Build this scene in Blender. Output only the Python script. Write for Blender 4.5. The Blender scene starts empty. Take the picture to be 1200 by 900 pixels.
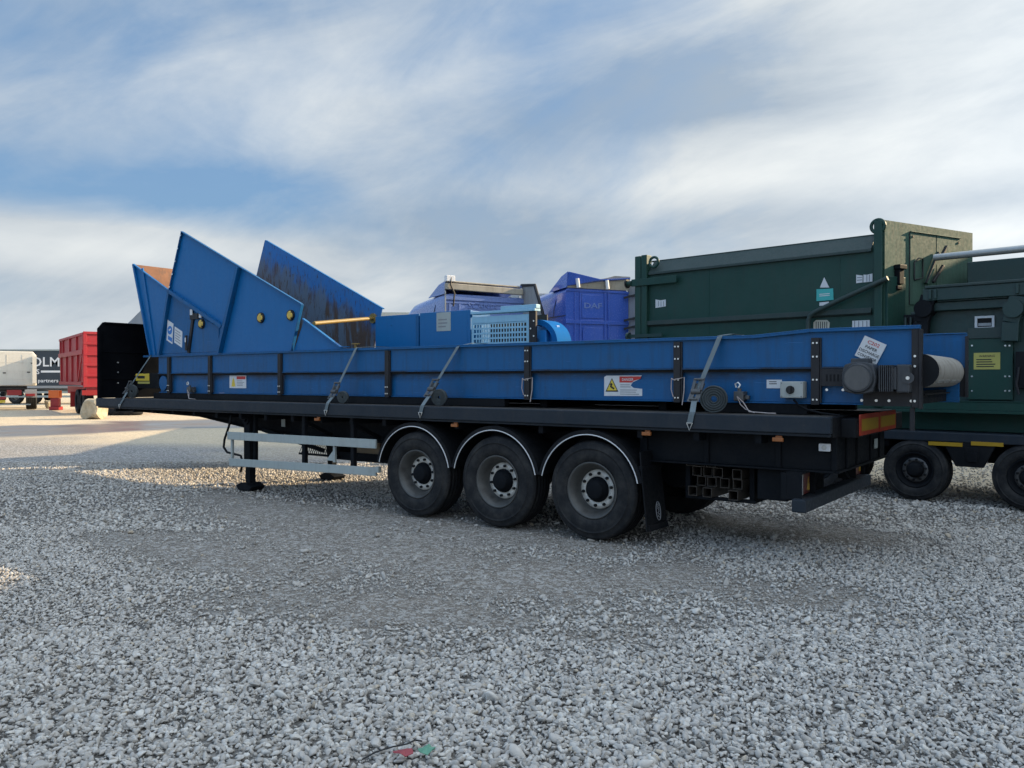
import bpy, math, random
import numpy as np
from mathutils import Vector, Matrix, noise as mnoise
random.seed(7); rng = np.random.default_rng(7)
SC = bpy.context.scene; COL = SC.collection
R = math.radians
# ------------------------------------------------------------------ camera model
F_PX, HZ, CAM_H = 950.0, 445.0, 1.72          # focal length and horizon (in 1200x900 pixels), eye height in m

class Frame:
    """a level frame of reference: x along, y away from the viewer, z up"""
    def __init__(s, ox, oy, ex):
        s.o = (ox, oy); l = math.hypot(*ex); s.ex = (ex[0]/l, ex[1]/l); s.ey = (-s.ex[1], s.ex[0])
        s.ang = math.atan2(s.ex[1], s.ex[0])
    def world(s, p):
        return (s.o[0]+p[0]*s.ex[0]+p[1]*s.ey[0], s.o[1]+p[0]*s.ex[1]+p[1]*s.ey[1], p[2])
    def S(s, u, v, w=0.0):
        """point of the upright plane y = w seen at picture position (u, v): (x, w, z)"""
        a = (u-600)/F_PX
        t = (w+s.o[0]*s.ey[0]+s.o[1]*s.ey[1])/(a*s.ey[0]+s.ey[1])
        X, Y = a*t, t
        return ((X-s.o[0])*s.ex[0]+(Y-s.o[1])*s.ex[1], w, CAM_H-(v-HZ)/F_PX*t)
    def SX(s, u, v, x=0.0):
        """point of the upright plane x = const"""
        a = (u-600)/F_PX
        t = (x+s.o[0]*s.ex[0]+s.o[1]*s.ex[1])/(a*s.ex[0]+s.ex[1])
        X, Y = a*t, t
        return (x, (X-s.o[0])*s.ey[0]+(Y-s.o[1])*s.ey[1], CAM_H-(v-HZ)/F_PX*t)
def ground_pt(u, v, z=0.0):
    t = F_PX*(CAM_H-z)/(v-HZ); return ((u-600)/F_PX*t, t)

# ------------------------------------------------------------------ materials
def nt(name):
    m = bpy.data.materials.new(name); m.use_nodes = True
    n = m.node_tree; n.nodes.clear()
    out = n.nodes.new('ShaderNodeOutputMaterial'); b = n.nodes.new('ShaderNodeBsdfPrincipled')
    n.links.new(b.outputs[0], out.inputs[0])
    return m, n, b
def N(n, t, **k):
    x = n.nodes.new(t)
    for a, v in k.items(): setattr(x, a, v)
    return x
def ramp(n, src, pts, interp='LINEAR'):
    r = N(n, 'ShaderNodeValToRGB'); r.color_ramp.interpolation = interp
    e = r.color_ramp.elements
    while len(e) < len(pts): e.new(0.5)
    for q, (p, c) in zip(e, pts):
        q.position = p; q.color = (c, c, c, 1) if isinstance(c, (int, float)) else (*c, 1)
    n.links.new(src, r.inputs[0]); return r.outputs[0]
def mixc(n, f, a, b, mode='MIX'):
    m = N(n, 'ShaderNodeMix', data_type='RGBA', blend_type=mode)
    for sock, v in ((m.inputs['Factor'], f), (m.inputs['A'], a), (m.inputs['B'], b)):
        if isinstance(v, (int, float)): sock.default_value = v if sock.type == 'VALUE' else (v, v, v, 1)
        elif isinstance(v, tuple): sock.default_value = (*v, 1)
        else: n.links.new(v, sock)
    # colour sockets are named alike for every type: pick the colour ones
    return m
def mix(n, f, a, b, mode='MIX'):
    m = N(n, 'ShaderNodeMix', data_type='RGBA', blend_type=mode)
    for sock, v in ((m.inputs[0], f), (m.inputs[6], a), (m.inputs[7], b)):
        if isinstance(v, (int, float)): sock.default_value = v if sock.type == 'VALUE' else (v, v, v, 1)
        elif isinstance(v, tuple): sock.default_value = (*v, 1)
        else: n.links.new(v, sock)
    return m.outputs[2]
def noise(n, scale, detail=5, rough=.55, vec=None, dist=0.0):
    x = N(n, 'ShaderNodeTexNoise'); x.inputs['Scale'].default_value = scale
    x.inputs['Detail'].default_value = detail; x.inputs['Roughness'].default_value = rough
    x.inputs['Distortion'].default_value = dist
    if vec is not None: n.links.new(vec, x.inputs['Vector'])
    return x.outputs[0]
def mapping(n, scale, coord='Object', loc=(0, 0, 0), rot=(0, 0, 0)):
    t = N(n, 'ShaderNodeTexCoord'); m = N(n, 'ShaderNodeMapping')
    m.inputs['Scale'].default_value = scale; m.inputs['Location'].default_value = loc; m.inputs['Rotation'].default_value = rot
    n.links.new(t.outputs[coord], m.inputs[0]); return m.outputs[0]
def bump(n, b, h, strength, dist=.01):
    x = N(n, 'ShaderNodeBump'); x.inputs['Strength'].default_value = strength; x.inputs['Distance'].default_value = dist
    n.links.new(h, x.inputs['Height']); n.links.new(x.outputs[0], b.inputs['Normal'])
def paint(name, col, rough=.4, dirt=.25, dirtcol=(.06, .055, .045), metal=0.0, streak=.25, scale=2.2, spots=.0, spotcol=(.05, .03, .02), fade=.18, spec=.5, wave=.12, scratch=0.0, grime=None, coat=0.0):
    m, n, b = nt(name)
    v = mapping(n, (1, 1, 1)); vs = mapping(n, (7, 7, .55))
    big = noise(n, scale, 6, .6, v); fine = noise(n, scale*14, 4, .6, v); st = noise(n, 2.2, 5, .65, vs)
    lighter = tuple(min(1, c*1.25+.012) for c in col)
    c = mix(n, ramp(n, big, [(.35, 0), (.7, fade*2.2)]), tuple(col), lighter)
    d = ramp(n, st, [(.48, 0), (.75, streak)])
    c = mix(n, d, c, dirtcol)
    d2 = ramp(n, big, [(.50, 0), (.80, dirt)])
    c = mix(n, d2, c, dirtcol)
    if spots:
        s = ramp(n, fine, [(.66, 0), (.70, spots)]); c = mix(n, s, c, spotcol)
    if scratch:
        sc_ = noise(n, 3.0, 3, .6, mapping(n, (1.2, 1.2, 26), rot=(0, R(7), 0)))
        c = mix(n, ramp(n, sc_, [(.66, 0), (.70, scratch)]), c, tuple(min(1, q*1.7+.05) for q in col))
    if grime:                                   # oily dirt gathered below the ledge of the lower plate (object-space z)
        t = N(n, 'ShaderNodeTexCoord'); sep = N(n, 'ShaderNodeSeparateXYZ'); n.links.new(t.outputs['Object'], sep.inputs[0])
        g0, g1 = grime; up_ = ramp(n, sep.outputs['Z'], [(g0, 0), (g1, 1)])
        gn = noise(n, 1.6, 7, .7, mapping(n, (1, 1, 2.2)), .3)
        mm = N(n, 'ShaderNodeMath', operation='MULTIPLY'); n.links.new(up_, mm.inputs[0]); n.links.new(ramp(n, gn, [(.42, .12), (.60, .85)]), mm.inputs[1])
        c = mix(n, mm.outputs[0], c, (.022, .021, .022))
    n.links.new(c, b.inputs['Base Color'])
    if coat: b.inputs['Coat Weight'].default_value = coat; b.inputs['Coat Roughness'].default_value = .06
    n.links.new(ramp(n, fine, [(.25, max(.05, rough-.1)), (.75, min(1, rough+.14))]), b.inputs['Roughness'])
    b.inputs['Metallic'].default_value = metal
    b.inputs['Specular IOR Level'].default_value = spec
    bump(n, b, big, wave, .02 if wave > .13 else .012)
    return m
def plain(name, col, rough=.6, metal=0.0, emit=0):
    m, n, b = nt(name)
    v = mapping(n, (1, 1, 1))
    f = noise(n, 18, 4, .6, v)
    c = mix(n, ramp(n, f, [(.3, 0), (.75, .35)]), tuple(col), tuple(c*.72 for c in col))
    n.links.new(c, b.inputs['Base Color']); b.inputs['Roughness'].default_value = rough; b.inputs['Metallic'].default_value = metal
    return m
M = {}
M['blue'] = paint('conveyor_blue_paint', (.003, .088, .24), .42, .35, (.022, .035, .05), streak=.35, spots=.35, spotcol=(.03, .03, .035), fade=.10, spec=.3, wave=.35, scratch=.35)
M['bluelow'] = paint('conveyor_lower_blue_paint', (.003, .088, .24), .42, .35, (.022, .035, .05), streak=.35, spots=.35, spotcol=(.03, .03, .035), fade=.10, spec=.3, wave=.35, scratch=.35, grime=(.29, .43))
M['hopper'] = paint('hopper_blue_paint', (.004, .112, .31), .38, .12, (.015, .055, .12), streak=.14, scale=1.3, fade=.10, spec=.3, wave=.35, scratch=.22)
M['lightblue'] = paint('skylit_blue_paint', (.22, .43, .58), .42, .2, streak=.15)  # blue lightened to carry the sky light on the perforated side
M['midblue'] = paint('machine_blue_paint', (.008, .17, .50), .4, .2, streak=.2)
M['black'] = paint('black_paint', (.005, .006, .008), .6, .4, (.020, .019, .018), streak=.3, spec=.15)
M['headboard'] = paint('headboard_paint', (.004, .005, .007), .95, .2, (.006, .006, .007), streak=.3, spec=.0)
M['rail'] = paint('trailer_rail_paint', (.015, .022, .031), .55, .45, (.034, .034, .035), streak=.35, spots=.3, spotcol=(.06, .055, .05), spec=.25)
M['chassis'] = paint('chassis_paint', (.005, .0065, .009), .7, .4, (.012, .012, .012), streak=.25, spec=.12)
M['deck'] = paint('deck_boards', (.05, .045, .04), .85, .7, (.10, .09, .075), streak=.3)
M['post'] = paint('post_paint', (.016, .016, .019), .5, .4, (.035, .032, .032), spec=.3)
M['bolt'] = plain('zinc_bolt', (.75, .75, .72), .3, .6)
M['steel'] = paint('worn_steel', (.42, .42, .40), .42, .5, (.12, .1, .08), metal=.55, streak=.2)
M['rim'] = paint('wheel_rim_paint', (.075, .075, .072), .45, .9, (.022, .020, .018), metal=.3, scale=6, streak=.1)
M['hubring'] = paint('bare_hub_ring', (.58, .56, .51), .45, .55, (.16, .13, .10), metal=.1, scale=14, streak=.1)
M['galv'] = paint('pale_grey_paint', (.33, .37, .36), .5, .35, (.16, .15, .13), streak=.25, spots=.3, spotcol=(.1, .09, .08))
M['green'] = paint('container_green_paint', (.010, .046, .035), .45, .4, (.024, .036, .030), streak=.4, scale=1.4, fade=.25, spec=.3, wave=.35, scratch=.12)
M['greenrail'] = paint('faded_green_paint', (.020, .040, .036), .6, .4, (.05, .052, .048), streak=.3)
M['endgreen'] = paint('sunlit_weathered_green_paint', (.038, .094, .066), .7, .6, (.026, .046, .034), streak=.8, scale=1.6)  # lighter copy of the container green, sunlight put into the colour
M['darkgreen'] = paint('compactor_dark_green_paint', (.008, .034, .03), .45, .4, (.02, .026, .022), streak=.3)
M['cab'] = paint('glossy_violet_blue_paint', (.035, .10, .45), .22, .15, (.08, .09, .2), streak=.12, wave=.03, coat=.8)
M['cab2'] = paint('dusty_lilac_blue_paint', (.14, .215, .48), .25, .25, (.20, .20, .30), streak=.25, wave=.03, coat=.6)
M['beige'] = paint('grubby_beige_plastic', (.36, .33, .27), .6, .6, (.16, .14, .11), streak=.5)
M['greypl'] = paint('grey_fairing_plastic', (.30, .31, .31), .55, .5, (.13, .12, .11), streak=.4)
M['red'] = paint('tipper_red_paint', (.34, .010, .020), .5, .35, (.17, .05, .045), streak=.4)
M['white'] = paint('white_cab_paint', (.66, .63, .55), .4, .25, (.4, .36, .28), streak=.2)
M['greypaint'] = paint('grey_paint', (.30, .31, .32), .6, .3, streak=.2)
M['darkcurtain'] = paint('dark_curtain_vinyl', (.022, .033, .046), .5, .3, (.06, .065, .07), streak=.2, scale=.6)
M['orange'] = plain('orange_plastic', (.75, .16, .03), .6)
M['redplastic'] = plain('red_plastic', (.30, .018, .018), .4)
M['lens'] = plain('red_lens', (.10, .014, .012), .3)
M['amber'] = plain('amber_lens', (.30, .095, .022), .3)
M['paper'] = plain('white_sticker', (.62, .63, .64), .5)
M['offwhite'] = plain('yellowed_sticker', (.52, .49, .40), .6)
M['teal'] = plain('teal_sticker', (.05, .40, .38), .5)
M['blueink'] = plain('blue_ink', (.02, .16, .48), .5)
M['ink'] = plain('black_ink', (.012, .012, .014), .6)
M['greyink'] = plain('grey_ink', (.22, .23, .25), .6)
M['redink'] = plain('red_ink', (.5, .03, .025), .5)
M['yellow'] = plain('yellow_plate', (.68, .50, .05), .5)
M['olive'] = plain('dull_yellow_sign', (.45, .40, .10), .6)
M['capyellow'] = paint('bearing_cap_yellow', (.58, .40, .07), .5, .3, streak=.2)
M['yellowsteel'] = paint('yellow_bar_paint', (.22, .145, .035), .5, .5, streak=.2)
M['whitetxt'] = plain('white_lettering', (.80, .80, .80), .5)
M['hole'] = plain('dark_opening', (.006, .006, .007), .9)
M['strap'] = paint('polyester_webbing', (.13, .165, .18), .85, .4, (.06, .055, .05), scale=9)
M['coil'] = paint('dirty_webbing_coil', (.050, .062, .066), .9, .5, (.025, .024, .023), scale=9)
M['ratchet'] = paint('ratchet_steel', (.10, .10, .10), .45, .5, (.03, .03, .03), metal=.5, scale=12)
M['rope'] = plain('frayed_cord', (.42, .36, .34), .9)
M['greybox'] = paint('switch_box_plastic', (.36, .38, .36), .5, .2, streak=.1)
M['motor'] = paint('motor_paint', (.030, .034, .040), .45, .5, (.07, .065, .06), scale=8)
M['drum'] = paint('dusty_drum_rubber', (.27, .255, .225), .75, .9, (.09, .08, .065), streak=.6, scale=5, spots=.7, spotcol=(.08, .07, .055), wave=.3)
M['reflred'] = plain('red_reflector', (.42, .045, .02), .35)
M['reflyel'] = plain('yellow_reflector', (.42, .25, .02), .35)
def rubber(name='tyre_rubber', c0=(.008, .009, .011), c1=(.024, .023, .022)):
    m, n, b = nt(name)
    v = mapping(n, (1, 1, 1))
    d = noise(n, 6, 6, .65, v); f = noise(n, 60, 4, .6, v)
    c = mix(n, ramp(n, d, [(.42, 0), (.72, .75)]), c0, c1)
    n.links.new(c, b.inputs['Base Color'])
    b.inputs['Specular IOR Level'].default_value = .2
    n.links.new(ramp(n, f, [(.3, .6), (.7, .85)]), b.inputs['Roughness']); bump(n, b, f, .25, .004)
    return m
M['rubber'] = rubber(); M['sidewall'] = rubber('dusty_tyre_sidewall', (.013, .014, .016), (.050, .048, .045))
def rust(name, blue=False):
    m, n, b = nt(name)
    v = mapping(n, (1, 1, 1)); vs = mapping(n, (3.2, 3.2, .8))
    a = noise(n, 3.0, 8, .65, v); s = noise(n, 2.4, 7, .7, vs, .4)
    c = mix(n, ramp(n, a, [(.35, 0), (.65, 1)]), (.12, .042, .016), (.20, .080, .034))
    c = mix(n, ramp(n, s, [(.52, 0), (.60, .8)]), c, (.10, .045, .025))
    if blue:
        # scuffed lower part worn to bare dark steel, paint left near the top edge (an object-space wear mark)
        t = N(n, 'ShaderNodeTexCoord'); sep = N(n, 'ShaderNodeSeparateXYZ'); n.links.new(t.outputs['Object'], sep.inputs[0])
        def math_(op, a_, b_):
            q = N(n, 'ShaderNodeMath', operation=op)
            for i, z in enumerate((a_, b_)):
                if isinstance(z, (int, float)): q.inputs[i].default_value = z
                else: n.links.new(z, q.inputs[i])
            return q.outputs[0]
        # depth below the sloping top edge of the wall
        edge = math_('ADD', math_('MULTIPLY', sep.outputs['X'], -.47), .37)
        depth = math_('SUBTRACT', edge, sep.outputs['Z'])
        depth = math_('ADD', depth, math_('MULTIPLY', math_('SUBTRACT', s, .5), 1.1))
        wear = ramp(n, depth, [(.16, 0), (.36, .8), (.55, 1)])
        pb = mix(n, ramp(n, a, [(.4, 0), (.6, .6)]), (.016, .13, .37), (.035, .13, .30))
        grey = mix(n, ramp(n, noise(n, 1.4, 8, .7, vs, .5), [(.46, 0), (.56, 1)]), (.105, .125, .16), (.085, .046, .030))
        c = mix(n, wear, pb, grey)
        c = mix(n, ramp(n, noise(n, 9, 8, .7, vs, .6), [(.56, 0), (.62, .8)]), c, (.045, .027, .02))
    n.links.new(c, b.inputs['Base Color']); b.inputs['Roughness'].default_value = .7
    bump(n, b, a, .3, .01)
    return m
M['rust'] = rust('rusty_plate'); M['worn'] = rust('worn_blue_plate', True)
def stone():
    m, n, b = nt('limestone_chippings')
    at = N(n, 'ShaderNodeAttribute', attribute_name='tint')
    v = mapping(n, (1, 1, 1))
    f = noise(n, 45, 5, .6, v)
    c = ramp(n, at.outputs['Fac'], [(0, (.19, .173, .148)), (.25, (.355, .33, .298)), (.65, (.505, .473, .432)), (.93, (.68, .645, .585)), (1, (.50, .42, .32))])
    c = mix(n, ramp(n, f, [(.3, 0), (.8, .4)]), c, (.30, .28, .255))
    n.links.new(c, b.inputs['Base Color']); b.inputs['Roughness'].default_value = .85
    bump(n, b, f, .35, .006)
    return m
M['stone'] = stone()
def rock():
    m, n, b = nt('quarried_limestone')
    v = mapping(n, (1, 1, 1)); f = noise(n, 3, 8, .65, v)
    c = ramp(n, f, [(.3, (.30, .25, .17)), (.7, (.50, .43, .31))]); n.links.new(c, b.inputs['Base Color'])
    b.inputs['Roughness'].default_value = .9; bump(n, b, f, .6, .06); return m
M['rock'] = rock()

# ------------------------------------------------------------------ mesh builder
class MB:
    def __init__(s): s.V = []; s.F = []; s.Mi = []; s.Sm = []
    def add(s, vs, fs, m=0, smooth=False):
        o = len(s.V); s.V += [tuple(v) for v in vs]
        for f in fs: s.F.append([i+o for i in f]); s.Mi.append(m); s.Sm.append(smooth)
        return s
    def box(s, x0, x1, y0, y1, z0, z1, m=0):
        return s.add([(x, y, z) for x in (x0, x1) for y in (y0, y1) for z in (z0, z1)],
              [(0, 1, 3, 2), (4, 6, 7, 5), (0, 4, 5, 1), (2, 3, 7, 6), (0, 2, 6, 4), (1, 5, 7, 3)], m)
    def bar(s, p, q, w, h, up=(0, 0, 1), m=0):
        p, q, up = Vector(p), Vector(q), Vector(up); d = (q-p).normalized(); side = d.cross(up)
        if side.length < 1e-4: side = d.cross(Vector((1, 0, 0)))
        side.normalize(); u = side.cross(d).normalized()
        vs = [e+side*(a*w/2)+u*(b*h/2) for e in (p, q) for a in (-1, 1) for b in (-1, 1)]
        return s.add(vs, [(0, 1, 3, 2), (4, 6, 7, 5), (0, 4, 5, 1), (2, 3, 7, 6), (0, 2, 6, 4), (1, 5, 7, 3)], m)
    def prism(s, pts, vec, m=0):
        """closed polygon of 3-D points pushed along vec"""
        n = len(pts); v = Vector(vec)
        vs = [Vector(p) for p in pts]+[Vector(p)+v for p in pts]
        return s.add(vs, [tuple(range(n))[::-1], tuple(range(n, 2*n))]+[(i, (i+1) % n, n+(i+1) % n, n+i) for i in range(n)], m)
    def ring(s, c, ax, n, r):
        ax = Vector(ax).normalized(); a = ax.orthogonal().normalized(); b = ax.cross(a)
        return [Vector(c)+a*(r*math.cos(2*math.pi*i/n))+b*(r*math.sin(2*math.pi*i/n)) for i in range(n)]
    def cyl(s, p, q, r0, r1=None, n=18, m=0, smooth=True, mcap=None):
        r1 = r0 if r1 is None else r1; ax = Vector(q)-Vector(p)
        a = s.ring(p, ax, n, r0); b = s.ring(q, ax, n, r1)
        s.add(a+b, [(i, (i+1) % n, n+(i+1) % n, n+i) for i in range(n)], m, smooth)
        s.add(a, [tuple(range(n))[::-1]], m if mcap is None else mcap); s.add(b, [tuple(range(n))], m if mcap is None else mcap)
        return s
    def lathe(s, prof, c, ax, n=32, m=0, smooth=True, closed=False):
        ax = Vector(ax).normalized(); rings = [s.ring(Vector(c)+ax*a, ax, n, max(r, 1e-4)) for a, r in prof]
        vs = [v for r in rings for v in r]; fs = []
        k = len(prof)
        for j in range(k if closed else k-1):
            jn = (j+1) % k
            fs += [(j*n+i, j*n+(i+1) % n, jn*n+(i+1) % n, jn*n+i) for i in range(n)]
        return s.add(vs, fs, m, smooth)
    def tube(s, pts, r, n=8, m=0, caps=True):
        pts = [Vector(p) for p in pts]; rings = []; pa = None
        for i, p in enumerate(pts):
            d = (pts[min(i+1, len(pts)-1)]-pts[max(i-1, 0)]).normalized()
            a = d.orthogonal().normalized() if pa is None else (pa-d*pa.dot(d)).normalized()
            pa = a; b = d.cross(a)
            rings.append([p+a*(r*math.cos(2*math.pi*k/n))+b*(r*math.sin(2*math.pi*k/n)) for k in range(n)])
        s.add([v for q in rings for v in q], [(j*n+i, j*n+(i+1) % n, (j+1)*n+(i+1) % n, (j+1)*n+i) for j in range(len(pts)-1) for i in range(n)], m, True)
        if caps: s.add(rings[0], [tuple(range(n))[::-1]], m); s.add(rings[-1], [tuple(range(n))], m)
        return s
    def ribbon(s, pts, wv, nv, th, m=0):
        """flat band through pts, wv half-width vector, nv thickness direction per call"""
        wv, nv = Vector(wv), Vector(nv)*th
        vs = []
        for p in pts:
            p = Vector(p); vs += [p-wv, p+wv, p+wv+nv, p-wv+nv]
        k = len(pts); fs = [(0, 1, 2, 3), tuple((k-1)*4+i for i in (3, 2, 1, 0))]
        for j in range(k-1):
            fs += [(j*4+i, j*4+(i+1) % 4, j*4+4+(i+1) % 4, j*4+4+i) for i in range(4)]
        return s.add(vs, fs, m)
    def build(s, name, mats, parent=None, off=None, loc=None, bevel=0.0, seg=2):
        if not isinstance(mats, (list, tuple)): mats = [mats]
        if off is None: off = BASE.get(root_of(parent).name, (0, 0, 0)) if parent is not None else (0, 0, 0)
        me = bpy.data.meshes.new(name)
        me.from_pydata([(v[0]-off[0], v[1]-off[1], v[2]-off[2]) for v in s.V], [], s.F)
        for m in mats: me.materials.append(m)
        me.polygons.foreach_set('material_index', s.Mi); me.polygons.foreach_set('use_smooth', s.Sm)
        me.update()
        fix_normals(me)
        o = bpy.data.objects.new(name, me); COL.objects.link(o)
        if parent is not None: o.parent = parent
        if loc is not None: o.location = loc
        if bevel:
            b = o.modifiers.new('bevel', 'BEVEL'); b.width = bevel; b.segments = seg; b.limit_method = 'ANGLE'; b.angle_limit = R(40)
            b.harden_normals = False
        return o
import bmesh
def fix_normals(me):
    bm = bmesh.new(); bm.from_mesh(me); bmesh.ops.recalc_face_normals(bm, faces=bm.faces); bm.to_mesh(me); bm.free()
BASE = {}
def root_of(o):
    while o.parent is not None: o = o.parent
    return o
def tag(o, label, cat, group=None, kind=None):
    o['label'] = label; o['category'] = cat
    if group: o['group'] = group
    if kind: o['kind'] = kind
    return o
def thing(fr, name, label, cat, base=(0, 0, 0), group=None):
    o = bpy.data.objects.new(name, None); COL.objects.link(o); o.empty_display_size = .2
    o.location = fr.world(base); o.rotation_euler = (0, 0, fr.ang); BASE[o.name] = base
    return tag(o, label, cat, group)
def node(name, parent, loc=(0, 0, 0)):
    o = bpy.data.objects.new(name, None); COL.objects.link(o); o.parent = parent; o.location = loc; o.empty_display_size = .1; return o
def structure(o): o['kind'] = 'structure'; return o
def copy_tree(o, parent):
    c = o.copy(); COL.objects.link(c); c.parent = parent
    for ch in list(o.children): copy_tree(ch, c)
    return c
_txt = {}
def text_geo(s):
    if s not in _txt:
        cu = bpy.data.curves.new('lettering', 'FONT'); cu.body = s; cu.align_x = 'CENTER'; cu.align_y = 'CENTER'; cu.resolution_u = 2; cu.offset = .012
        o = bpy.data.objects.new('lettering', cu); COL.objects.link(o)
        dg = bpy.context.evaluated_depsgraph_get(); ev = o.evaluated_get(dg); me = ev.to_mesh()
        _txt[s] = ([tuple(v.co) for v in me.vertices], [tuple(p.vertices) for p in me.polygons])
        ev.to_mesh_clear(); bpy.data.objects.remove(o); bpy.data.curves.remove(cu)
    return _txt[s]
def lettering(mb, s, c, right, up, height, m=0, width=None, th=.002):
    """s centred at c, capital height about `height`"""
    V, Fc = text_geo(s); right, up = Vector(right).normalized(), Vector(up).normalized(); nrm = right.cross(up)
    k = height/.70; kx = k
    xs = [v[0] for v in V]; ys = [v[1] for v in V]
    if width: kx = width/(max(xs)-min(xs))
    cx, cy = (max(xs)+min(xs))/2, (max(ys)+min(ys))/2
    vs = [Vector(c)+right*((v[0]-cx)*kx)+up*((v[1]-cy)*k)+nrm*th for v in V]
    mb.add(vs, Fc, m)
def panel(mb, c, right, up, w, h, th=.003, m=0, lift=0.0):
    right, up = Vector(right).normalized(), Vector(up).normalized(); nrm = right.cross(up); c = Vector(c)+nrm*lift
    pts = [c+right*(a*w/2)+up*(b*h/2) for a, b in ((-1, -1), (1, -1), (1, 1), (-1, 1))]
    mb.prism(pts, nrm*th, m)
def lines(mb, c, right, up, w, rows, pitch, th_line, m, lift):
    for i in range(rows):
        ww = w*random.uniform(.7, 1); y = (rows-1)/2*pitch-i*pitch
        right_, up_ = Vector(right).normalized(), Vector(up).normalized()
        panel(mb, Vector(c)+up_*y-right_*((w-ww)/2), right, up, ww, th_line, .001, m, lift)
EX, UPV, OUT = (1, 0, 0), (0, 0, 1), (0, -1, 0)

# ------------------------------------------------------------------ frames
T = Frame(.8372, 8.6455, (.80499, -.59328))      # flatbed trailer: origin under the rear near wheel, x to its rear
K = Frame(5.45, 11.9, (.7227, -.6910))            # green container and its low loader
BED, XF, XR, WID = 1.385, -10.52, 2.47, 2.5
CN, CF = .50, 2.10                                # conveyor near and far side planes
TS = T.S

# ================================================================== flatbed trailer
tr = thing(T, 'flatbed_trailer', 'long black three axle flatbed trailer parked on the gravel, loaded with the blue conveyor', 'trailer', (0, 0, 0))
b = MB()
for i in range(9):
    w0 = .065+i*(WID-.13)/9; b.box(XF+.05, XR-.05, w0+.004, w0+(WID-.13)/9-.004, 1.33, BED-.006)
b.build('deck', M['deck'], tr)
for w0, w1 in ((-.012, .06), (WID-.06, WID+.012)):
    b = MB(); b.box(XF, XR, w0, w1, 1.235, BED)
    b.box(XF+.01, XR-.01, w0+(.03 if w0 < 0 else 0), w1-(.03 if w0 > 0 else 0), 1.205, 1.233)
    b.build('side_rail', M['rail'], tr, bevel=.008)
b = MB(); b.box(XR-.06, XR+.004, .062, WID-.062, 1.20, BED-.002); b.box(XR+.0045, XR+.135, .30, WID-.15, 1.19, BED-.02); b.build('rear_rail', M['black'], tr, bevel=.008)
# chassis beams: gooseneck in front, deep behind
for w in (.62, 1.78):
    b = MB()
    prof = [(XF+.3, 1.205), (XF+.3, 1.13), (-8.2, 1.09), (-6.7, .92), (-5.2, .84), (XR-.25, .84), (XR-.25, 1.205)]
    b.prism([(x, w+.05, z) for x, z in prof], (0, .02, 0))
    for k in range(len(prof)-2):
        (xa, za), (xb, zb) = prof[k+1], prof[k+2]
        if k < 4: b.bar((xa, w+.06, za), (xb, w+.06, zb), .14, .02)
    b.build('chassis_beam', M['chassis'], tr)
for x in np.arange(XF+.5, XR-.2, .62):
    b = MB(); b.box(x, x+.06, .07, WID-.07, 1.12 if x > -7.4 else 1.15, 1.2); b.build('crossmember', M['chassis'], tr)
# rear outrigger frame
b = MB()
b.box(.45, XR-.03, .26, .285, .885, 1.203); b.box(.45, XR-.03, .20, .30, .865, .885)
b.box(XR-.05, XR-.02, .29, WID-.28, .885, 1.2); b.box(XR-.12, XR+.01, .24, WID-.24, .863, .884)
for x in (.5, 1.18, 1.9, XR-.06): b.box(x, x+.05, .235, .258, .886, 1.2)
for w in (.55, .95, 1.5, 1.9): b.box(XR-.019, XR+.004, w, w+.05, .886, 1.19)
b.build('rear_frame', M['chassis'], tr, bevel=.005)
b = MB(); b.box(XR+.004, XR+.014, 1.62, 1.74, 1.0, 1.1); b.build('latch_plate', M['galv'], tr)
# headboard
b = MB()
hx = -10.45; zt = TS(118, 377, 0)[2]
b.prism([(hx, .0, BED), (hx, WID, BED), (hx, WID, zt-.12), (hx, WID-.1, zt), (hx, .1, zt), (hx, .0, zt-.12)], (-.05, 0, 0))
for z in (1.72, 2.22): b.box(hx, hx+.012, .03, WID-.03, z, z+.022)
b.box(hx, hx+.035, -.004, .05, BED+.003, zt-.13); b.box(hx, hx+.03, .1, WID-.1, zt-.03, zt+.004)
for z in (1.66, 1.86, 2.04):
    b.cyl((hx, .36, z), (hx+.02, .36, z), .014, n=8, m=1)
b.build('headboard', [M['headboard'], M['bolt']], tr, bevel=.006)
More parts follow.
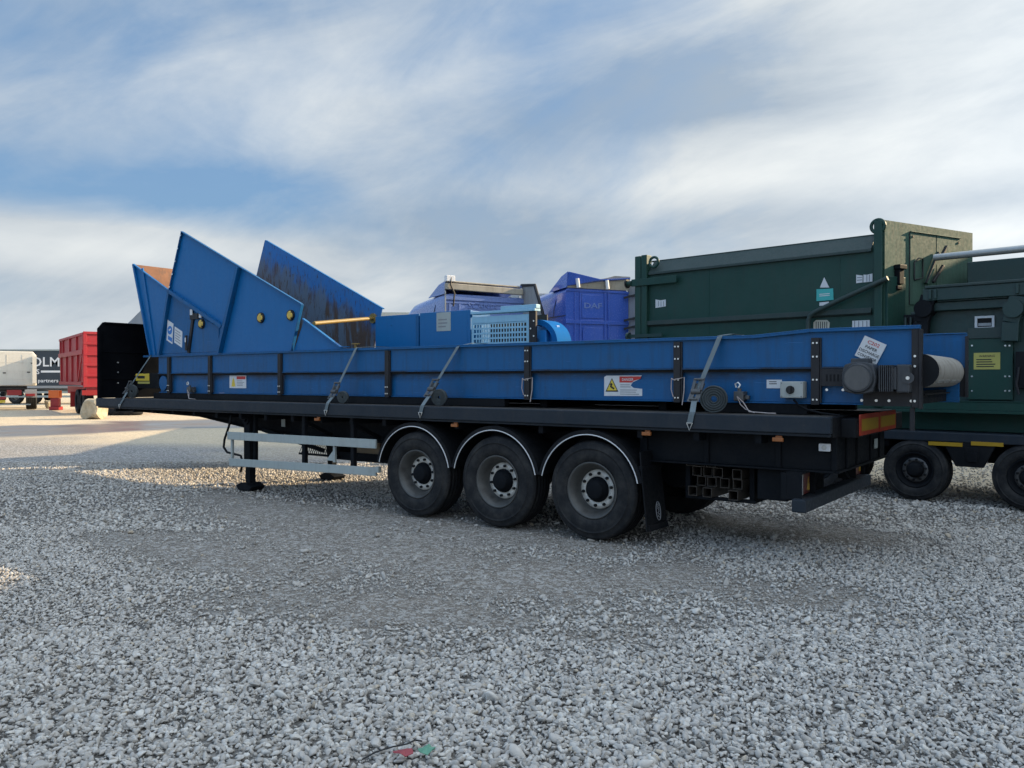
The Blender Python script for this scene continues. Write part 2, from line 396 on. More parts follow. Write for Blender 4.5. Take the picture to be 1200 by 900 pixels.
# wheels
def make_wheel(parent, loc, R_=.535, W=.385, flip=False, deep=True, dark=False):
    sgn = -1 if not flip else 1             # outer face towards -y (near side)
    wn = node('wheel', parent, loc)
    b = MB(); ax = (0, -sgn, 0)             # a runs inwards from the outer face at a = 0
    r0 = R_*.565
    prof = [(.035, r0), (.012, r0+.025), (.004, R_*.68), (.0, R_*.80), (.008, R_*.885), (.022, R_*.925), (.02, R_*.94), (.035, R_*.975), (.06, R_*.995)]
    n_g = 4; a0, a1 = .075, W-.075
    for i in range(n_g):
        gc = a0+(i+.5)*(a1-a0)/n_g; gw = .007
        prof += [(gc-gw-.004, R_), (gc-gw, R_-.014), (gc+gw, R_-.014), (gc+gw+.004, R_)]
    prof += [(W-.06, R_*.995), (W-.035, R_*.975), (W-.02, R_*.93), (W, R_*.80), (W-.01, r0+.02), (W-.035, r0)]
    ia = 9; b.lathe(prof[:4]+[(.004, R_*.83), (-.002, R_*.835), (-.002, R_*.85), (.004, R_*.855)]+prof[4:ia], (0, 0, 0), ax, 56, 1, True); b.lathe(prof[ia-1:]+[prof[0]], (0, 0, 0), ax, 56, 0, True)
    # shallow tread blocks at the shoulder
    b.build('tyre', [M['rubber'], M['sidewall']], wn, off=(0, 0, 0))
    b = MB(); d = .19 if deep else .09
    b.lathe([(W-.03, r0-.005), (.05, r0-.022), (.03, r0+.004), (.022, r0+.006), (.018, r0-.006), (.03, r0-.02), (.055, r0-.035), (.075, r0-.055), (d-.04, r0-.066), (d, r0-.10), (d-.012, R_*.33), (d-.03, R_*.30), (d-.03, .06)], (0, 0, 0), ax, 48, 0, True)
    for i in range(10):
        a = 2*math.pi*(i+.3)/10; r = R_*.33
        c = Vector((r*math.cos(a), 0, r*math.sin(a))); e = Vector(ax)
        b.cyl(c+e*(d-.034), c+e*(d-.062), .017, n=6, m=2, smooth=False)
    # hand holes
    for i in range(10):
        a = 2*math.pi*(i+.8)/10; r = R_*.42
        c = Vector((r*math.cos(a), 0, r*math.sin(a))); e = Vector(ax)
        b.cyl(c+e*(d+.004), c+e*(d-.009), .026, n=10, m=2)
    # hub ring
    b.lathe([(d-.006, R_*.40), (d-.034, R_*.392), (d-.037, R_*.26), (d-.01, R_*.25)], (0, 0, 0), ax, 40, 1, True)
    b.build('rim', [M['rim'] if not dark else M['chassis'], M['hubring'] if not dark else M['ratchet'], M['hole']], wn, off=(0, 0, 0))
    b = MB()
    hub = [(d, .142), (d-.06, .135), (d-.085, .118), (d-.1, .105), (d-.12, .10), (d-.128, .085), (d-.128, .001)]
    k = R_/.535
    b.lathe([(a, r*k) for a, r in hub], (0, 0, 0), ax, 32, 0, True)
    b.build('hub', M['chassis'], wn, off=(0, 0, 0), bevel=0)
    return wn
RW = .535
w0 = make_wheel(tr, (0, 0, RW))
for i in (1, 2):
    c = copy_tree(w0, tr); c.location = (-1.275*i, 0, RW); c.rotation_euler = (0, R(37*i), 0)
wf = make_wheel(tr, (0, WID, RW), flip=True)
for i in (1, 2):
    c = copy_tree(wf, tr); c.location = (-1.275*i, WID, RW); c.rotation_euler = (0, R(21*i), 0)
for i in range(3):
    b = MB(); b.cyl((-1.275*i, .25, RW), (-1.275*i, WID-.25, RW), .065)
    for w in (.72, 1.78):
        b.bar((-1.275*i-.75, w, .66), (-1.275*i+.1, w, RW-.08), .07, .05); b.cyl((-1.275*i+.3, w, .55), (-1.275*i+.3, w, .84), .13)
    b.build('axle', M['chassis'], tr)
# mudguards with their pale trim
for i in range(3):
    xc = -1.275*i-.02; r = .655; zc = .53
    for w0, w1, far in ((-.01, .43, False), (WID-.43, WID+.01, True)):
        b = MB(); t = MB(); a0, a1 = R(12), R(168)
        pts = [(xc+r*math.cos(a0+(a1-a0)*k/28), zc+r*math.sin(a0+(a1-a0)*k/28)) for k in range(29)]
        inn = [(xc+(r-.02)*math.cos(a0+(a1-a0)*k/28), zc+(r-.02)*math.sin(a0+(a1-a0)*k/28)) for k in range(29)]
        for k in range(28):
            q = [pts[k], pts[k+1], inn[k+1], inn[k]]
            b.prism([(x, w0, z) for x, z in q], (0, w1-w0, 0))
        # rolled outer lip
        lip = [(xc+(r-.045)*math.cos(a0+(a1-a0)*k/28), zc+(r-.045)*math.sin(a0+(a1-a0)*k/28)) for k in range(29)]
        if not far:
            for k in range(28):
                q = [pts[k], pts[k+1], lip[k+1], lip[k]]; b.prism([(x, w0-.006, z) for x, z in q], (0, .006, 0))
            t.tube([(x, w0-.012, z) for x, z in [(xc+(r-.05)*math.cos(a0+(a1-a0)*k/28), zc+(r-.05)*math.sin(a0+(a1-a0)*k/28)) for k in range(29)]], .0065, 6)
        g = b.build('mudguard', M['black'], tr)
        if not far: t.build('edge_trim', M['paper'], g)
# mud flap behind the last wheel
b = MB()
f0, f1 = .60, .67
b.prism([(f0-.02, -.0, .98), (f0-.02, .42, .98), (f0, .43, .80), (f1, .44, .17), (f1, -.02, .17), (f0, -.01, .80)], (.014, 0, 0))
b.bar((f0-.01, .0, .81), (f0-.01, .44, .81), .06, .04)
b.prism([(f1-.012, .0, .235), (f1-.012, .42, .235), (f1-.002, .42, .175), (f1-.002, .0, .175)], (.04, 0, 0))
fl = b.build('mudflap', M['black'], tr)
b = MB(); rt = Vector((0, 0, -1)); rt = Vector((f1-f0, 0, -.63)).normalized(); upv = Vector((0, 1, 0))
cc = Vector((f0+.014+.1*.70, .21, .36))
lettering(b, 'BPW', cc+Vector((.004, 0, 0)), rt, upv, .05, 0, th=.004)
ringp = [cc+rt*(.095*math.cos(a))+upv*(.05*math.sin(a))+Vector((.008, 0, 0)) for a in np.linspace(0, 2*math.pi, 25)]
b.tube(ringp, .004, 5, 0, False)
b.build('flap_marking', M['greyink'], fl)
# side guard
ya = .045
def rail_px(b, p, q, h, d=.03):
    a, c = TS(*p, ya), TS(*q, ya); b.prism([(a[0], ya, a[2]+h/2), (c[0], ya, c[2]+h/2), (c[0], ya, c[2]-h/2), (a[0], ya, a[2]-h/2)], (0, d, 0))
b = MB(); rail_px(b, (266, 510.5), (440, 520.5), .12); b.build('side_guard_rail', M['galv'], tr, bevel=.006)
b = MB(); rail_px(b, (268, 541.5), (440, 553), .115); b.box(TS(440, 0, ya)[0], TS(440, 0, ya)[0]+.06, ya-.01, ya+.05, .50, .58)
b.build('side_guard_rail', M['galv'], tr, bevel=.006)
b = MB(); x = TS(268, 0, ya)[0]
b.box(x, x+.04, ya+.032, ya+.07, TS(268, 541, ya)[2], TS(268, 510, ya)[2])
b.build('guard_bracket', M['galv'], tr, bevel=.004); b = MB()
xb = TS(391, 0, ya+.05)[0]; b.box(xb, xb+.04, ya+.032, ya+.07, .58, .92)
b.prism([(xb, ya+.032, .60), (xb, ya+.032, .74), (xb-.14, ya+.032, .60)], (0, .03, 0))
b.build('guard_bracket', M['galv'], tr, bevel=.004)
for u in (355, 412):
    b = MB(); x = TS(u, 0, .1)[0]; b.box(x, x+.06, .08, .14, .52, 1.2); b.bar((x+.03, .11, 1.12), (x+.03, .6, .9), .05, .05)
    b.build('guard_hanger', M['chassis'], tr)
# landing legs
for w, far in ((.30, 0), (1.95, 1)):
    b = MB(); x = -6.33
    b.box(x-.075, x+.075, w-.07, w+.07, .45, 1.2); b.box(x-.058, x+.058, w-.055, w+.055, .11, .46)
    b.prism([(x-.20, w-.13, .07), (x-.13, w-.13, .0), (x+.13, w-.13, .0), (x+.20, w-.13, .07), (x+.08, w-.13, .12), (x-.08, w-.13, .12)], (0, .26, 0))
    b.box(x+.10, x+.16, w-.03, w+.03, .45, 1.2)
    b.build('landing_leg', M['chassis'], tr, bevel=.008)
b = MB(); b.cyl((-6.33, .28, 1.12), (-6.33, .2, 1.12), .09, n=20); b.cyl((-6.33, .2, 1.12), (-6.33, .17, 1.12), .05)
b.bar((-6.1, .36, .95), (-5.3, .9, .62), .06, .06); b.bar((-6.2, 1.9, .95), (-5.2, 1.9, .6), .05, .05); b.bar((-6.33, .35, .8), (-6.33, 1.9, .8), .05, .05)
b.build('landing_gearbox', M['chassis'], tr)
hp = [TS(*p, .12) for p in ((271, 487), (270, 492), (268, 500), (263, 515), (262, 524), (266, 530), (274, 532), (282, 534), (284, 541), (282, 553))]
b = MB(); b.tube(hp, .018, 8); b.build('crank_handle', M['black'], tr)
# underslung gear between the landing leg and the wheels
b = MB(); b.box(-5.1, -3.9, .95, 1.7, .50, .54); b.box(-5.1, -3.9, .95, .99, .54, .62); b.box(-5.1, -5.04, .95, 1.7, .54, 1.1); b.box(-3.96, -3.9, .95, 1.7, .54, 1.1)
b.build('carrier_rack', M['chassis'], tr)
b = MB(); b.box(-4.75, -4.2, 1.0, 1.6, .545, .80); b.build('storage_box', paint('tan_box', (.22, .17, .11), .7, .4), tr, bevel=.01)
b = MB()
for k in range(16):
    for sgn in (-1, 1):
        z0, z1 = .56, .86; x0 = -5.9+k*.05
        b.bar((x0, .9, z0 if sgn > 0 else z1), (x0+.18, .9, z1 if sgn > 0 else z0), .006, .006)
b.bar((-5.9, .9, .55), (-4.98, .9, .55), .03, .03); b.bar((-5.9, .9, .87), (-4.98, .9, .87), .03, .03)
b.build('mesh_guard', M['chassis'], tr)
for x, r in ((-3.75, .17), (.55, .2)):
    b = MB(); b.cyl((x, .92, .72), (x, 1.65, .72), r, n=24); b.build('air_tank', M['chassis'], tr)
b = MB(); panel(b, TS(332, 494, .6), EX, UPV, .09, .16); b.build('data_plate', M['galv'], tr)
# marker lamps
for u, v in ((372, 489), (533, 497.5), (758, 507.5), (912, 513.8)):
    p = TS(u, v, .02); b = MB(); b.box(p[0]-.05, p[0]+.05, .0, .03, 1.150, 1.187); b.box(p[0]-.03, p[0]+.03, .031, .05, 1.17, 1.204)
    b.build('marker_lamp', M['amber'], tr, bevel=.005)
p = (2.36, .20, 1.10); b = MB(); b.box(p[0]-.05, p[0]+.05, .19, .232, p[2]-.035, p[2]+.035); b.cyl((p[0], .19, p[2]), (p[0], .184, p[2]), .022, m=1); b.build('end_outline_lamp', [M['paper'], M['steel']], tr, bevel=.006)
# rear marker boards
b = MB(); xr = XR+.137
b.box(xr, xr+.012, .42, 1.17, 1.205, 1.40); b.box(xr, xr+.012, 1.185, 1.95, 1.205, 1.40)
b.box(xr+.0125, xr+.015, .47, 1.12, 1.245, 1.355, m=1); b.box(xr+.0125, xr+.015, 1.235, 1.90, 1.245, 1.355, m=1)
b.build('rear_marker_board', [M['reflred'], M['reflyel']], tr)
# bumper beam and lamp cluster
b = MB(); b.box(2.13, 2.26, -.02, 2.46, .515, .635); bb = b.build('underrun_bumper', M['rail'], tr, bevel=.012)
for w in (.55, 1.85):
    b = MB(); b.bar((2.15, w, .63), (2.0, w, .875), .10, .06); b.build('bumper_bracket', M['chassis'], tr)
for w in (.10, 2.05):
    b = MB(); b.box(2.01, 2.06, w-.04, w+.38, .62, .86); b.box(2.061, 2.20, w-.04, w-.028, .62, .86); b.box(2.061, 2.20, w+.37, w+.38, .62, .86); b.box(2.061, 2.21, w-.04, w+.38, .861, .873)
    h = b.build('lamp_housing', M['chassis'], tr)
    b = MB(); b.box(2.061, 2.17, w, w+.1, .65, .84, m=0); b.box(2.061, 2.165, w+.105, w+.32, .65, .84, m=1)
    b.prism([(2.1655, w+.23, .68), (2.1655, w+.31, .68), (2.1655, w+.27, .81)], (.004, 0, 0), m=2)
    b.build('rear_lamp', [M['greypl'], M['lens'], M['reflyel']], h, bevel=.006)
# rack that carries the square tubes
b = MB(); b.box(.90, .95, .42, 1.95, .49, .86); b.box(1.58, 1.63, .42, 1.95, .49, .86); b.box(.96, 1.66, .36, .42, .50, .53); b.box(.96, 1.66, 1.7, 1.76, .50, .53)
b.box(.951, 1.579, 1.66, 1.7, .49, .86); b.build('tube_rack', M['chassis'], tr)
b = MB(); b.box(1.70, 2.0, .3, 1.5, .56, .86); b.build('tool_box', M['chassis'], tr, bevel=.01)

# ---- square tubes in the rack
sq = .098
rows = [(.535, [1.02, 1.17, 1.45], 'bottom'), (.645, [1.10, 1.21, 1.33, 1.50], 'second'), (.745, [1.07, 1.18, 1.30, 1.47], 'third'), (.845, [1.01, 1.13, 1.25], 'top')]
words = {3: ['left', 'middle', 'right'], 4: ['leftmost', 'second from the left', 'second from the right', 'rightmost']}
rows = [(.537, [(1.03, .30), (1.20, .27), (1.49, .22)], 'lowest'), (.638, [(1.10, .36), (1.22, .34), (1.36, .33), (1.50, .31)], 'second lowest'), (.739, [(1.06, .34), (1.17, .36), (1.29, .33), (1.50, .29)], 'second highest'), (.840-.0, [(1.005, .30), (1.12, .28), (1.235, .28)], 'highest')]
proto = None
for z, xs, rn in rows:
    for k, (x, w) in enumerate(xs):
        base = (x, w, z); lab = 'black square steel tube under the trailer, %s of the %s row' % (words[len(xs)][k], rn)
        s2, th, L = .048, .006, 1.3
        if proto is None:
            b = MB()
            o4 = [(-s2, 0, 0), (s2, 0, 0), (s2, 0, 2*s2), (-s2, 0, 2*s2)]; i4 = [(-s2+th, 0, th), (s2-th, 0, th), (s2-th, 0, 2*s2-th), (-s2+th, 0, 2*s2-th)]
            vs = o4+i4+[(a, L, c) for a, _, c in o4]+[(a, L, c) for a, _, c in i4]
            fs = []
            for i in range(4):
                j = (i+1) % 4; fs += [(i, j, 4+j, 4+i), (8+i, 12+i, 12+j, 8+j), (i, 8+i, 8+j, j), (4+i, 4+j, 12+j, 12+i)]
            b.add(vs, fs); proto = b.build('square_tube', paint('tube_steel', (.045, .037, .03), .5, .5, (.02, .018, .016), metal=.3, scale=9), None); o = proto
        else: o = proto.copy(); COL.objects.link(o)
        o.location = T.world(base); o.rotation_euler = (0, 0, T.ang+R(random.uniform(-2, 2)))
        tag(o, lab, 'steel tube', 'square steel tubes racked under the trailer')

# ================================================================== conveyor
cv = thing(T, 'belt_conveyor', 'long blue belt conveyor with tall feed hopper strapped on the flatbed trailer', 'conveyor', (-3, CN, BED))
XL, XE = TS(186, 0, CN)[0], TS(1079, 0, CN)[0]
ZB, ZM, ZT = 1.50, 1.83, 2.15
for near in (True, False):
    w = CN if near else CF; s = 1 if near else -1            # s: direction into the conveyor
    x1 = XE if near else TS(1133, 0, CF)[0]
    b = MB()
    b.box(XL, x1, *sorted((w, w+s*.012)), ZM+.012, ZT)              # upper plate
    b.build('side_panel', M['blue'], cv, bevel=.003); b = MB()
    b.box(XL, x1-.06, *sorted((w+s*.050, w+s*.062)), ZB, ZM-.004)   # lower plate set back
    b.box(XL, x1-.06, *sorted((w-s*.014, w+s*.06)), ZM-.004, ZM+.011)
    b.box(XL, x1-.06, *sorted((w+s*.012, w+s*.062)), ZB-.014, ZB-.001); b.box(XL, x1-.06, *sorted((w+s*.040, w+s*.049)), ZB+.001, ZM-.11)
    b.build('lower_panel', M['bluelow'], cv, bevel=.003)
    b = MB(); b.box(XL, x1-.06, *sorted((w+s*.006, w+s*.0495)), ZM-.032, ZM-.0045); b.build('seam_shade_strip', M['rubber'], cv)  # black strip added to deepen the shadow line under the ledge
    # top flange: bent outwards, lifting a little over the drive end
    b = MB()
    fl = [(-9.75, ZT), (TS(325, 0, CN)[0], ZT+.004), (TS(885, 0, CN)[0], ZT+.004), (TS(950, 0, CN)[0], ZT+.045), (x1, ZT+.045)]
    for (xa, za), (xb, zb) in zip(fl[:-1], fl[1:]):
        b.prism([(xa, w-s*.035, za), (xb, w-s*.035, zb), (xb, w-s*.035, zb+.012), (xa, w-s*.035, za+.012)], (0, s*.06, 0))
        b.prism([(xa, w-s*.035, za-.022), (xb, w-s*.035, zb-.022), (xb, w-s*.035, zb), (xa, w-s*.035, za)], (0, s*.006, 0))
        if zb > ZT+.01: b.prism([(xa, w+s*.001, ZT-.01), (xb, w+s*.001, ZT-.01), (xb, w+s*.001, zb), (xa, w+s*.001, za)], (0, s*.01, 0))
    b.build('top_flange', M['blue'], cv, bevel=.003)
# dark posts with pairs of bolts
for u in (197, 245, 327, 453, 617, 793, 955):
    x = TS(u, 430, CN-.03)[0]; b = MB()
    b.box(x-.038, x+.038, CN-.032, CN-.001, ZB-.02, ZT-.03)
    b.box(x+.039, x+.055, CN-.020, CN+.015, ZB, ZT-.03)
    zs = (1.53, 1.72, 1.94, 2.07) if u >= 617 else (1.53, 1.62)
    for z in zs:
        for dx in (-.017, .019):
            b.cyl((x+dx, CN-.033, z), (x+dx, CN-.040, z), .009, n=8, m=1)
    b.build('post', [M['post'], M['bolt']], cv, bevel=.003)
# belt, carrying rollers' deck and cross ties
b = MB(); b.box(XL+.1, XE+.05, CN+.10, CF-.10, 1.86, 1.875); b.box(XL+.1, XE+.02, CN+.10, CF-.10, 1.58, 1.592); b.build('belt', M['rubber'], cv)
b = MB()
b.box(-9.5, TS(590, 0, CN)[0], CN+.02, CN+.12, BED, ZB-.015); b.box(TS(825, 0, CN)[0], TS(945, 0, CN)[0], CN+.02, CN+.14, BED, ZB-.015)
b.box(-9.5, 2.2, CF-.12, CF-.02, BED, ZB-.015)
for x in (-1.2, .4): b.box(x, x+.1, CN+.3, CF-.1, BED, ZB-.015)
b.build('bearer', M['black'], cv, bevel=.004)
# drive end: drum, end plates
xd = XE-.01; rd_ = .152; zd = 1.80
b = MB(); b.cyl((xd, CN+.04, zd), (xd, CF-.045, zd), rd_, n=48, m=0, mcap=2)
for k in range(4):                                            # lagging slots along the lower front
    y0 = CN+.2+k*.36; a = R(-38)
    b.bar((xd+(rd_-.006)*math.cos(a), y0, zd+(rd_-.006)*math.sin(a)), (xd+(rd_-.006)*math.cos(a), y0+.24, zd+(rd_-.006)*math.sin(a)), .03, .02, up=(math.cos(a), 0, math.sin(a)), m=1)
b.build('head_drum', [M['drum'], M['steel'], M['black']], cv)
b = MB()
b.box(XE-.07, XE-.013, CN-.03, CN-.002, ZB-.03, ZT+.03); b.box(XE-.012, XE+.012, CN-.04, CN+.05, ZB-.04, ZT+.02)
for z in (1.53, 1.84, 1.93): b.cyl((XE-.042, CN-.031, z), (XE-.042, CN-.041, z), .011, n=8, m=1)
b.box(XE-.09, XE-.05, CN+.0, CN+.03, BED-.12, ZB-.03)
b.build('end_plate', [M['post'], M['bolt']], cv, bevel=.003)
xf = TS(1133, 0, CF)[0]
b = MB(); b.box(xf-.3, xf+.012, CF-.002, CF+.03, 1.54, 2.17); b.box(xf-.012, xf+.014, CF-.04, CF-.003, 1.54, 2.17); b.build('end_plate', M['post'], cv)
b = MB()                                                     # belt scraper behind the drum
b.box(XE-.05, XE-.02, CN+.05, CF-.05, 1.5, 1.62); b.build('scraper', M['black'], cv)
# drive base plate with slots
b = MB(); x0, x1 = TS(962, 0, CN)[0], XE-.071
b.box(x0, x1, CN-.016, CN-.001, 1.66, ZM-.006); b.box(TS(1012, 0, CN)[0], x1, CN-.016, CN-.001, ZB-.02, 1.659)
for k in range(8): b.box(x0+.05+k*.034, x0+.068+k*.034, CN-.0175, CN-.016, 1.705, 1.77, m=2)
for u in (969, 988, 1010, 1027, 1042, 1068): 
    q = TS(u, 0, CN-.02); z = 1.53 if u > 1000 else 1.625
    b.cyl((q[0], CN-.017, z), (q[0], CN-.027, z), .013, n=8, m=1)
b.build('drive_plate', [M['post'], M['bolt'], M['hole']], cv, bevel=.002)
# gear motor
mc = TS(1009, 446, CN-.16); b = MB(); mx, mz = mc[0]+.0, 1.735
sqp = []
for k in range(24):
    a = 2*math.pi*k/24; rr = .145/max(abs(math.cos(a)), abs(math.sin(a)))**.45
    sqp.append((mx+rr*math.cos(a), CN-.02, mz+rr*math.sin(a)))
b.prism(sqp, (0, -.24, 0))
b.cyl((mx, CN-.261, mz), (mx, CN-.30, mz), .135, .122, n=32); b.cyl((mx, CN-.301, mz), (mx, CN-.306, mz), .108, n=32, m=1)
b.box(mx-.09, mx+.07, CN-.16, CN-.03, mz+.12, mz+.18)
gm = b.build('gear_motor', [M['motor'], M['ratchet']], cv, bevel=.008)
b = MB()
for k in range(7):
    x = mx+.165+k*.017; b.box(x, x+.007, CN-.22, CN-.03, mz-.12, mz+.115)
b.box(mx+.15, mx+.30, CN-.19, CN-.03, mz-.10, mz+.095); b.build('cooling_fins', M['motor'], gm)
b = MB(); x0 = mx+.292; b.box(x0, XE-.06, CN-.17, CN-.034, mz-.13, mz+.12)
b.cyl((x0+.1, CN-.172, mz-.0), (x0+.1, CN-.185, mz), .05, n=20); b.cyl((x0+.1, CN-.186, mz), (x0+.1, CN-.195, mz), .016, n=10, m=1)
b.build('gearbox', [M['motor'], M['bolt']], gm, bevel=.012)
# isolator switch box
p0, p1 = TS(914, 466.5, CN-.09), TS(941, 447, CN-.09)
b = MB(); b.box(p0[0], p1[0], CN-.09, CN+.039, p0[2]+.002, p1[2])
cx, cz = (p0[0]+p1[0])/2-.01, (p0[2]+p1[2])/2
iso = b.build('isolator_box', M['greybox'], cv, bevel=.008)
b = MB(); b.cyl((cx, CN-.091, cz), (cx, CN-.10, cz), .04, n=24); b.box(cx-.013, cx+.013, CN-.125, CN-.101, cz-.035, cz+.035); b.build('rotary_switch', M['ink'], iso, bevel=.003)
b = MB()
for sx in (p0[0]+.016, p1[0]-.016):
    for sz in (p0[2]+.018, p1[2]-.016): b.cyl((sx, CN-.091, sz), (sx, CN-.094, sz), .007, n=8)
b.build('cover_screws', M['greyink'], iso)
b = MB(); q = TS(905, 450, CN-.02); panel(b, (q[0], CN+.039, q[2]), EX, UPV, .15, .085); lines(b, (q[0], CN+.039, q[2]+.012), EX, UPV, .10, 2, .02, .008, 1, .0035)
b.build('isolator_label', [M['paper'], M['ink']], cv)
b = MB(); b.tube([TS(*q, CN-.03) for q in ((930, 468), (935, 474), (946, 480), (962, 484), (985, 487))], .011, 6); b.build('supply_cable', M['black'], cv)
# pull-cord switches with their frayed cord
for u, v in ((867, 461), (223, 455)):
    q = TS(u, v, CN-.04); b = MB()
    b.box(q[0]-.05, q[0]+.05, CN-.08, CN+.039, q[2]-.075, q[2]+.02); b.cyl((q[0], CN-.05, q[2]+.02), (q[0], CN-.05, q[2]+.05), .02, n=10)
    b.box(q[0]+.051, q[0]+.09, CN-.04, CN+.01, q[2]-.06, q[2]-.02)
    sw = b.build('pull_cord_switch', M['ratchet'], cv, bevel=.006)
    b = MB(); b.tube([(q[0]-.02, CN-.085, q[2]+.06), (q[0]-.03, CN-.085, q[2]+.095), (q[0], CN-.085, q[2]+.11), (q[0]+.022, CN-.085, q[2]+.085), (q[0], CN-.085, q[2]+.055)], .009, 6); b.build('cord_hook', M['bolt'], sw)
    b = MB(); b.tube([(q[0]-.01, CN-.09, q[2]-.03), (q[0]+.06, CN-.1, q[2]-.09), (q[0]+.14, CN-.16, BED+.02), (q[0]+.35, CN-.2, BED+.012), (q[0]+.42, CN-.21, BED+.012)], .006, 5)
    b.tube([(q[0]-.01, CN-.09, q[2]-.03), (q[0]+.03, CN-.1, q[2]-.11), (q[0]+.09, CN-.13, BED+.045), (q[0]+.2, CN-.18, BED+.011)], .005, 5); b.build('loose_cord', M['rope'], sw)
# tied cords on two posts
for u in (617, 793):
    x = TS(u, 430, CN-.03)[0]; b = MB()
    b.tube([(x-.06, CN-.03, 1.735), (x-.03, CN-.05, 1.72), (x+.03, CN-.05, 1.73), (x+.085, CN-.03, 1.745), (x+.088, CN-.04, 1.6), (x+.075, CN-.06, BED+.07)], .006, 6)
    b.tube([(x-.06, CN-.03, 1.735), (x-.055, CN-.05, 1.62), (x-.03, CN-.05, 1.54)], .005, 6); b.build('tied_cord', M['rope'], cv)
# stickers
def warn_sticker(u0, v0, u1, v1, torn, big):
    a, c = TS(u0, v1, CN-.003), TS(u1, v0, CN-.003); y = CN+.0395
    W_, H_ = c[0]-a[0], c[2]-a[2]; b = MB(); ctr = ((a[0]+c[0])/2, y, (a[2]+c[2])/2)
    if torn:
        pts = [(0, 0), (1, .02), (1, .36), (.78, .40), (.70, .52), (.76, .68), (.93, .82), (.99, 1), (.06, 1), (0, .93)]
        b.prism([(a[0]+W_*px, y, a[2]+H_*pz) for px, pz in pts], (0, -.003, 0), 0)
    else: panel(b, ctr, EX, UPV, W_, H_)
    if big:
        tx, tz, k = a[0]+W_*.21, a[2]+H_*.52, H_*.36
        for kk, mm, lf in ((1.0, 1, .0035), (.78, 2, .0048)):
            b.prism([(tx-k*kk, y-lf, tz-k*.86*kk-.01*(1-kk)), (tx+k*kk, y-lf, tz-k*.86*kk), (tx, y-lf, tz+k*1.0*kk)], (0, -.0011, 0), mm)
        b.cyl((tx-.008, y-.0062, tz+.01), (tx-.008, y-.0072, tz+.01), .016, n=10, m=1); b.bar((tx-.02, y-.0066, tz-.008), (tx+.03, y-.0066, tz-.04), .001, .02, m=1)
        b.prism([(a[0]+W_*.41, y-.0035, a[2]+H_*.66), (a[0]+W_*.73, y-.0035, a[2]+H_*.66), (a[0]+W_*.80, y-.0035, a[2]+H_*.76), (a[0]+W_*.96, y-.0035, a[2]+H_*.84), (a[0]+W_*.98, y-.0035, a[2]+H_*.96), (a[0]+W_*.41, y-.0035, a[2]+H_*.96)], (0, -.001, 0), 3)
        lettering(b, 'DANGER', (a[0]+W_*.63, y-.0046, a[2]+H_*.81), EX, UPV, H_*.13, 0, W_*.30, .001)
        lines(b, (a[0]+W_*.57, y-.0035, a[2]+H_*.50), EX, UPV, W_*.28, 2, H_*.1, H_*.035, 4, 0); lines(b, (a[0]+W_*.68, y-.0035, a[2]+H_*.2), EX, UPV, W_*.5, 3, H_*.1, H_*.035, 4, 0)
    else:
        b.prism([(a[0]+W_*.12, y-.0035, a[2]+H_*.12), (a[0]+W_*.36, y-.0035, a[2]+H_*.12), (a[0]+W_*.30, y-.0035, a[2]+H_*.6), (a[0]+W_*.24, y-.0035, a[2]+H_*.85), (a[0]+W_*.17, y-.0035, a[2]+H_*.6)], (0, -.001, 0), 2)
        panel(b, (a[0]+W_*.7, y-.0035, a[2]+H_*.82), EX, UPV, W_*.52, H_*.24, .001, 3); lines(b, (a[0]+W_*.68, y-.0035, a[2]+H_*.4), EX, UPV, W_*.45, 4, H_*.12, H_*.04, 4, 0)
    return b.build('warning_sticker', [M['paper'], M['ink'], M['yellow'], M['redink'], M['greyink']], cv)
warn_sticker(706, 440, 750.5, 464, True, True)
warn_sticker(266.5, 440, 286, 454.8, False, False)
# C202 sign, hung askew
p = [TS(u, v, CN-.012) for u, v in ((1013, 393), (1038.5, 404), (1028, 428), (1001.5, 416.5))]
rt = (Vector(p[1])-Vector(p[0])); up = (Vector(p[0])-Vector(p[3])); rt.y = up.y = 0
ctr = sum((Vector(q) for q in p), Vector())/4; up = Vector((-rt.z, 0, rt.x)).normalized()
W_, H_ = rt.length, (Vector(p[0])-Vector(p[3])).length
b = MB(); panel(b, ctr, rt, up, W_, H_, .004)
rn = rt.normalized()
for s_, dz, hh, ww, mm in (('C202', .31, .15, .54, 1), ('PAPER', .08, .13, .54, 2), ('DISCHARGE', -.135, .13, .90, 2), ('CONVEYOR', -.345, .13, .86, 2)):
    lettering(b, s_, ctr+up*(dz*H_)+Vector((0, -.0045, 0)), rn, up, hh*H_, mm, ww*W_, .001)
b.build('sign', [M['paper'], M['redink'], M['ink']], cv)['label'] = 'white C202 paper discharge conveyor sign'
# tail end with yellow plate
b = MB(); q0, q1 = TS(160, 455, CN), TS(186, 437, CN)
b.box(q0[0], q1[0], CN+.0, CN+.25, q0[2], q1[2]); b.cyl((q1[0]+.14, CN+.02, 1.66), (q1[0]+.14, CN-.0, 1.66), .13, n=24, m=1)
b.build('tail_box', [M['black'], M['blue']], cv, bevel=.006)
b = MB(); q = TS(166, 442, CN-.02); panel(b, (q[0], CN-.002, q[2]), EX, UPV, .46, .13); panel(b, (q[0]+.04, CN-.002, q[2]-.10), EX, UPV, .40, .04, .003, 2)
lines(b, (q[0], CN-.0055, q[2]), EX, UPV, .34, 1, .1, .05, 1, 0)
b.build('maker_plate', [M['yellow'], M['ink'], M['olive']], cv)
b = MB(); b.cyl((XL+.05, CN+.05, 1.74), (XL+.05, CF-.05, 1.74), .14, n=28); b.build('tail_drum', M['black'], cv)

